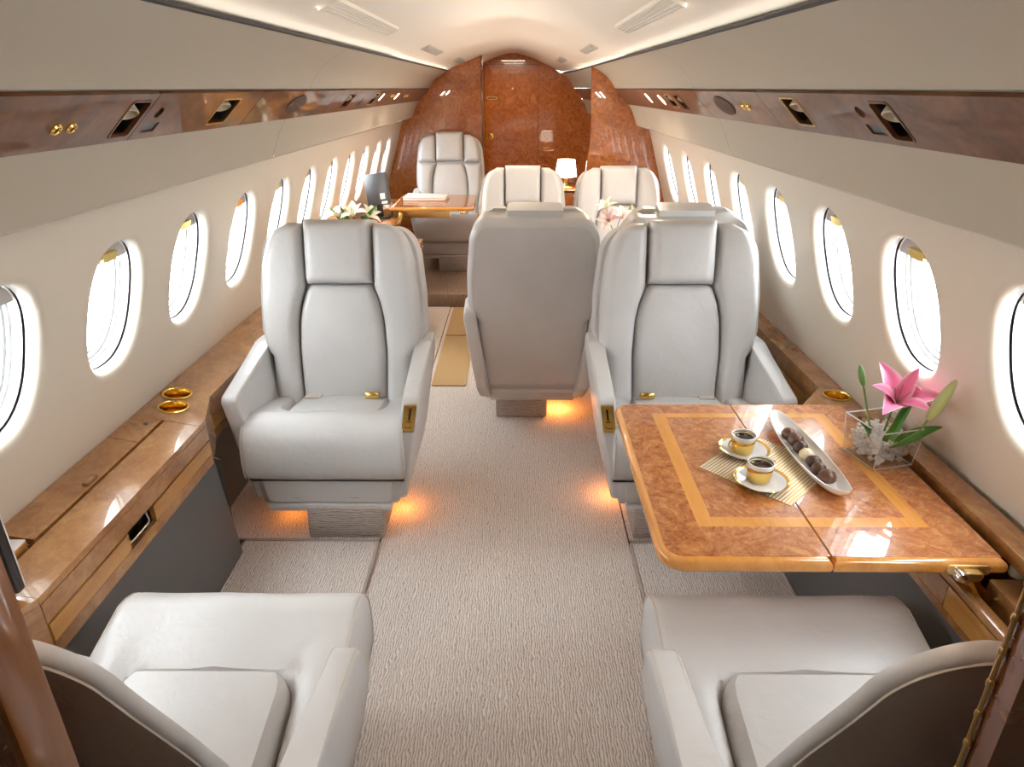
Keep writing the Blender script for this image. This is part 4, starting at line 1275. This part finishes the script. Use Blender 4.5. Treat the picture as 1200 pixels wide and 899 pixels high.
def lily(parent_loc, c, axis, size, mat, label, stem_to, pm_, group, spread=0.9, seed=1):
    rnd = random.Random(seed)
    t = thing('lily', parent_loc, 0, label, 'flower', group)
    P0 = Vector(parent_loc); c = Vector(c) - P0
    ax = Vector(axis).normalized()
    a = ax.orthogonal().normalized(); b = ax.cross(a)
    for k in range(6):
        th = 2 * PI * k / 6 + rnd.uniform(-0.15, 0.15)
        rad = a * math.cos(th) + b * math.sin(th)
        sp = spread * (1.0 if k % 2 else 0.75) + rnd.uniform(-0.1, 0.1)
        d = ax * math.cos(sp) + rad * math.sin(sp)
        up = ax * math.sin(sp) - rad * math.cos(sp)
        petal('petal', c + ax * (0.002 * (k % 2)), d, up, size * rnd.uniform(0.92, 1.05), size * 0.50 * (1 if k % 2 else 0.78), rnd.uniform(0.5, 0.9), mat, t)
    for k in range(4):
        th = 2 * PI * k / 4 + 0.3
        tip = c + ax * size * 0.55 + (a * math.cos(th) + b * math.sin(th)) * size * 0.16
        tube('stamen', [c, (c + tip) / 2 + ax * 0.004, tip], 0.0009, 'stem', t, 5)
    st = Vector(stem_to) - P0
    tube('stem', [c + ax * 0.004, c - ax * 0.02, (c - ax * 0.03) * 0.5 + st * 0.5, st], 0.0026, 'stem', t, 7)
    return t
def bud(base, tip, r, mat, label, stem_to, group):
    base = Vector(base); tip = Vector(tip); st = Vector(stem_to)
    t = thing('lily_bud', st, 0, label, 'flower', group)
    L_ = (tip - base).length
    lathe('bud_body', [(0.0, 0.0), (r * 0.45, L_ * 0.04), (r * 0.85, L_ * 0.2), (r, L_ * 0.45), (r * 0.82, L_ * 0.72), (r * 0.5, L_ * 0.92), (r * 0.2, L_ * 0.99), (0.0, L_)], 14, mat, t, base - st, tip - base)
    d = (tip - base).normalized()
    tube('stem', [base - st + d * 0.002, base - st - d * 0.03, (base - st - d * 0.04) * 0.5, Vector((0, 0, 0))], 0.0025, 'stem', t, 7)
    return t
def leaf_thing(base, tip, up, w, label, group, curl=0.6, mat='leaf'):
    base = Vector(base); tip = Vector(tip)
    t = thing('lily_leaf', base, 0, label, 'leaf', group)
    petal('blade', (0, 0, 0), tip - base, up, (tip - base).length, w, curl, mat, t, 0.25)
    return t

VX, VY, VA = 0.985, 1.540, math.radians(14)
vs = thing('glass_vase', (VX, VY, TT + 0.0005), VA, 'square clear glass vase of lilies on the burl table', 'vase')
hw0, hw1, hh, tk = 0.056, 0.066, 0.108, 0.0035
def sq(h, z): return [(-h, -h, z), (h, -h, z), (h, h, z), (-h, h, z)]
vv = sq(hw0, 0) + sq(hw1, hh) + sq(hw1 - tk, hh) + sq(hw0 - tk, 0.008)
ff = [[0, 1, 2, 3][::-1]]
for r_ in range(3):
    for k in range(4):
        a = r_ * 4
        ff.append([a + k, a + (k + 1) % 4, a + 4 + (k + 1) % 4, a + 4 + k])
ff.append([12, 13, 14, 15])
mesh('vase_body', vv, ff, 'glass', vs, False)
rp = sq(hw1 - tk / 2, hh)
tube('vase_rim_glint', rp, 0.0022, 'rim', vs, 6, True)  # white tubes paint the glints along the clear glass edges
tube('vase_foot_glint', sq(hw0, 0.003), 0.0020, 'rim', vs, 6, True)
for k in range(4):
    tube('vase_corner_glint', [sq(hw0, 0.003)[k], sq(hw1 - 0.001, hh)[k]], 0.0014, 'rim', vs, 6)
# clear acrylic chips that fill the vase, refracted brightness painted milky white
cv, cf = [], []
rnd = random.Random(11)
for i in range(320):
    z = 0.012 + 0.068 * rnd.random()
    lim = hw0 + (hw1 - hw0) * z / hh - tk - 0.004
    cx, cy = rnd.uniform(-lim, lim), rnd.uniform(-lim, lim)
    r = rnd.uniform(0.006, 0.0115)
    k = len(cv)
    m3 = Euler((rnd.uniform(0, 6), rnd.uniform(0, 6), rnd.uniform(0, 6))).to_matrix()
    for q_ in ((1, 0, 0), (-1, 0, 0), (0, 1, 0), (0, -1, 0), (0, 0, 1), (0, 0, -1)):
        v_ = m3 @ Vector(q_) * r * rnd.uniform(0.7, 1.1)
        cv.append((cx + v_.x, cy + v_.y, z + v_.z))
    for a, b in ((0, 2), (2, 1), (1, 3), (3, 0)):
        cf.append([k + a, k + b, k + 4]); cf.append([k + b, k + a, k + 5])
ch = mesh('acrylic_chips', cv, cf, 'ice', None, False, 'stuff')
ch.location = (VX, VY, TT + 0.0005); ch.rotation_euler = (0, 0, VA)
tag(ch, 'clear acrylic chips filling the square glass vase', 'filler', kind='stuff')

GL = 'pink lilies in the glass vase'
B0 = Vector((VX, VY, TT + 0.03))
lily(B0, (0.995, 1.535, 0.800), (-0.10, -0.45, 0.85), 0.112, 'petal', 'open pink lily with white petal edges in the square vase', B0, None, GL, 0.72, 4)
lily(B0 + Vector((0.012, 0.01, 0)), (1.035, 1.555, 0.788), (0.55, 0.10, 0.80), 0.090, 'petal', 'smaller pale pink lily leaning to the wall behind the open one', B0 + Vector((0.012, 0.01, 0)), None, GL, 0.75, 9)
bud((1.010, 1.420, 0.815), (1.040, 1.405, 0.925), 0.0140, 'bud', 'large closed lily bud pointing up to the right', B0 + Vector((0.01, -0.012, 0)), GL)
bud((0.918, 1.555, 0.842), (0.900, 1.560, 0.898), 0.0085, 'stem', 'small green lily bud at the left of the bunch', B0 + Vector((-0.015, 0, 0)), GL)
leaf_thing((0.985, 1.50, 0.70), (1.085, 1.475, 0.782), (-0.3, -0.4, 0.9), 0.034, 'broad green leaf reaching right over the vase rim', GL, 0.35)
leaf_thing((0.975, 1.51, 0.69), (1.005, 1.50, 0.785), (-0.5, -0.8, 0.2), 0.026, 'upright green leaf in the middle of the vase', GL, 0.3)
leaf_thing((0.965, 1.535, 0.69), (0.920, 1.515, 0.760), (0.2, -0.8, 0.6), 0.016, 'narrow pale leaf inside the left of the vase', GL, 0.3)
leaf_thing((1.01, 1.535, 0.72), (1.045, 1.54, 0.835), (-0.6, -0.7, 0.2), 0.018, 'slim upright leaf behind the open pink lily', GL, 0.25)

# ------------------------------------------------------------------ left foreground: screen and box on the ledge
mn = thing('ledge_monitor', (-1.05, 1.100, ZT - 0.012), 0, 'black flat screen standing on the near end of the left ledge', 'monitor')
box('screen_body', (-0.085, -0.010, 0.0), (0.071, 0.014, 0.215), 'black', mn, 0.004)
slab('screen_glass', rect(-0.078, 0.064, 0.012, 0.205), [], 0.0141, 0.0155, yz_face, 'screen', mn)
slab('lit_edge', rect(0.010, 0.0135, 0.004, 0.211), [], 0.0711, 0.0718, lambda a, b, c: (c, a, b), 'white', mn)  # white strip painted as the light on the screen's side
bx = thing('note_box', (-1.113, 1.205, ZT - 0.030), 0, 'flat wooden box with a white top in the open ledge compartment', 'box')
box('box_body', (-0.048, -0.085, 0.0), (0.038, 0.055, 0.024), 'amber_dark', bx, 0.002)
box('white_top', (-0.047, -0.084, 0.0242), (0.037, 0.054, 0.030), 'paper', bx, 0.001)

# ------------------------------------------------------------------ rear of the cabin
for (y0, y1, lb) in ((3.44, 4.255, 'tan floor mat in the aisle, nearer of two'), (4.275, 4.905, 'tan floor mat in the aisle in front of the step')):
    mt = slab('floor_mat', rect(-0.43, -0.238, y0, y1, 0.01), [], 0.0045 if False else 0.0002, 0.008, xy, 'tan')
    tag(mt, lb, 'mat', 'tan aisle mats')
# credenza on the left
cd = thing('credenza', (-0.86, 4.25, 0.0), 0, 'burl sideboard against the left wall behind the first seat', 'cabinet')
box('carcass', (-0.30, -0.31, 0.006), (0.262, 0.34, 0.565), 'burl_ledge', cd, 0.004)
box('top_board', (-0.302, -0.315, 0.566), (0.268, 0.345, 0.588), 'amber', cd, 0.006)
for i in range(2):
    d_ = box('door', (0.262, -0.30 + i * 0.32, 0.03), (0.272, 0.01 + i * 0.32, 0.55), 'burl_ledge', cd, 0.002)
    lathe('knob', [(0.0, 0.014), (0.007, 0.012), (0.004, 0.004), (0.006, 0.0)], 12, 'gold', d_, (0.272, -0.02 + i * 0.06, 0.42), (1, 0, 0))
def round_vase(x, y, z, lb, r=0.045, h=0.12):
    v = lathe('flower_vase', [(r * 0.7, 0.0), (r, h * 0.3), (r * 0.95, h * 0.6), (r * 0.7, h * 0.9), (r * 0.8, h), (r * 0.72, h), (r * 0.6, h * 0.88), (r * 0.85, h * 0.5), (r * 0.6, 0.01), (0.0, 0.01)], 20, 'porcelain', None, (x, y, z))
    return tag(v, lb, 'vase')
round_vase(-0.93, 4.10, 0.588, 'white vase of white lilies on the burl sideboard')
GW = 'white lilies on the sideboard'
bw_ = Vector((-0.93, 4.10, 0.70))
lily(bw_, (-1.015, 4.10, 0.815), (-0.5, -0.3, 0.8), 0.10, 'petal_white', 'white lily at the left of the sideboard bunch', bw_, None, GW, 0.8, 21)
lily(bw_, (-0.925, 4.06, 0.830), (0.05, -0.4, 0.9), 0.10, 'petal_white', 'white lily in the middle of the sideboard bunch', bw_, None, GW, 0.8, 22)
lily(bw_, (-0.85, 4.10, 0.815), (0.6, -0.3, 0.8), 0.09, 'petal_white', 'white lily at the right of the sideboard bunch', bw_, None, GW, 0.8, 23)
leaf_thing(bw_, (-0.985, 4.02, 0.895), (0.3, -0.9, 0.3), 0.035, 'green leaf standing up left of the middle white lily', GW, 0.3)
leaf_thing(bw_, (-0.80, 4.06, 0.900), (-0.3, -0.9, 0.4), 0.035, 'green leaf standing up at the right of the white lilies', GW, 0.3)
leaf_thing(bw_, (-1.06, 4.06, 0.890), (0.3, -0.9, 0.4), 0.030, 'green leaf standing up at the far left of the white lilies', GW, 0.3)

# small table by the farthest seat, monitor and white notebook
ft = thing('side_table', (-0.55, 5.28, 0.1), 0, 'small amber-edged table in front of the farthest seat', 'table')
prism('table_top', round_poly([(-0.325, -0.33), (0.29, -0.33), (0.275, 0.33), (-0.325, 0.33)], [0.02, 0.04, 0.04, 0.02], 5), 0.612, 0.637, xy, 'amber', ft, 0.009, 3)
slab('table_veneer', rect(-0.30, 0.262, -0.305, 0.305, 0.02), [], 0.6365, 0.638, xy, 'burl_table', ft)
box('table_slide', (-0.315, -0.20, 0.54), (0.1, -0.15, 0.612), 'brass', ft, 0.004)
box('table_stay', (-0.30, -0.28, 0.36), (-0.27, -0.25, 0.60), 'gold', ft, 0.004, rot=(0, math.radians(18), 0))
box('pedestal', (-0.44, -0.26, 0.0), (-0.325, 0.28, 0.612), 'burl_ledge', ft, 0.006)
wc = thing('wall_cabinet', (-0.96, 4.80, 0.0), 0, 'low burl cabinet under the monitor by the left windows', 'cabinet')
box('cabinet_body', (-0.20, -0.20, 0.006), (0.16, 0.125, 0.60), 'burl_ledge', wc, 0.005)
box('cabinet_shelf', (-0.20, -0.20, 0.655), (0.16, 0.125, 0.672), 'burl_table', wc, 0.004)
for y in (-0.15, 0.08): box('shelf_post', (-0.10, y - 0.015, 0.60), (-0.06, y + 0.015, 0.656), 'brass', wc, 0.003)
mo = thing('swivel_monitor', (-0.935, 4.92, 0.672), math.radians(-14), 'charcoal monitor with a white label tilted on its arm beside the left windows', 'monitor')
rt = (math.radians(-8), math.radians(-9), 0)
box('monitor_body', (-0.085, -0.02, 0.085), (0.085, 0.025, 0.305), 'monitor', mo, 0.008, rot=rt, pivot=(0, 0, 0.085))
lb_ = box('label_plate', (0.025, -0.0225, 0.125), (0.062, -0.0195, 0.165), 'paper', mo, 0.0, rot=rt, pivot=(0, 0, 0.085))
box('label_plate', (0.03, -0.0225, 0.092), (0.075, -0.0195, 0.110), 'paper', mo, 0.0, rot=rt, pivot=(0, 0, 0.085))
box('monitor_foot', (-0.13, -0.06, 0.0), (0.06, 0.05, 0.012), 'black', mo, 0.003)
box('monitor_arm', (-0.02, -0.012, 0.012), (0.02, 0.016, 0.11), 'black', mo, 0.004)
nb = thing('notebook', (-0.66, 5.36, 0.7385), math.radians(-2), 'closed white notebook computer on the small rear table', 'computer')
box('lower_half', (-0.16, -0.11, 0.0), (0.17, 0.11, 0.016), 'white', nb, 0.006)
box('upper_half', (-0.16, -0.11, 0.0168), (0.17, 0.11, 0.028), 'white', nb, 0.006)

# conference table with pale lilies between the right-hand pairs
ct = thing('conference_table', (0.76, 3.74, 0.0), 0, 'burl table between the facing pairs of seats on the right', 'table')
prism('table_top', round_poly([(-0.32, -0.22), (0.30, -0.22), (0.30, 0.22), (-0.32, 0.22)], 0.03, 4), 0.655, 0.68, xy, 'amber', ct, 0.009, 3)
slab('table_veneer', rect(-0.30, 0.28, -0.20, 0.20, 0.02), [], 0.6795, 0.681, xy, 'burl_table', ct)
box('table_leg', (0.02, -0.03, 0.004), (0.08, 0.03, 0.655), 'brass', ct, 0.006)
round_vase(0.585, 3.72, 0.681, 'white vase of pale pink lilies on the conference table', 0.035, 0.10)
GP = 'pale lilies on the conference table'
bp_ = Vector((0.585, 3.72, 0.77))
lily(bp_, (0.545, 3.68, 0.865), (-0.4, -0.6, 0.6), 0.085, 'petal_pale', 'pale pink lily lowest in the conference table bunch', bp_, None, GP, 0.85, 31)
lily(bp_, (0.605, 3.68, 0.885), (0.35, -0.5, 0.75), 0.085, 'petal_pale', 'pale pink lily at the right of the conference table bunch', bp_, None, GP, 0.85, 32)
lily(bp_, (0.535, 3.74, 0.920), (-0.3, -0.3, 0.9), 0.075, 'petal_white', 'white lily highest in the conference table bunch', bp_, None, GP, 0.7, 33)
bud((0.65, 3.72, 0.885), (0.665, 3.715, 0.955), 0.011, 'bud', 'greenish bud at the right of the pale lilies', bp_, GP)

# low cabinet behind the right partition; lamp made up for a bright white patch
lc = thing('low_cabinet', (0.62, 5.62, 0.1), 0, 'low burl cabinet behind the right rear partition', 'cabinet')
box('cabinet_body', (-0.28, -0.22, 0.0), (0.30, 0.22, 0.68), 'burl_door', lc, 0.006)
box('cabinet_top', (-0.285, -0.225, 0.68), (0.305, 0.225, 0.70), 'jamb', lc, 0.004)
tl = thing('added_lamp', (0.43, 5.50, 0.801), 0, 'added lit white lampshade showing between the two rear seats', 'lamp')
lathe('added_lamp_base', [(0.0, 0.0), (0.055, 0.0), (0.055, 0.008), (0.02, 0.016), (0.014, 0.05), (0.022, 0.08), (0.012, 0.10), (0.0, 0.10)], 20, 'brass', tl)
lathe('added_shade', [(0.085, 0.09), (0.068, 0.215), (0.065, 0.215), (0.082, 0.09)], 28, 'added_shade', tl)
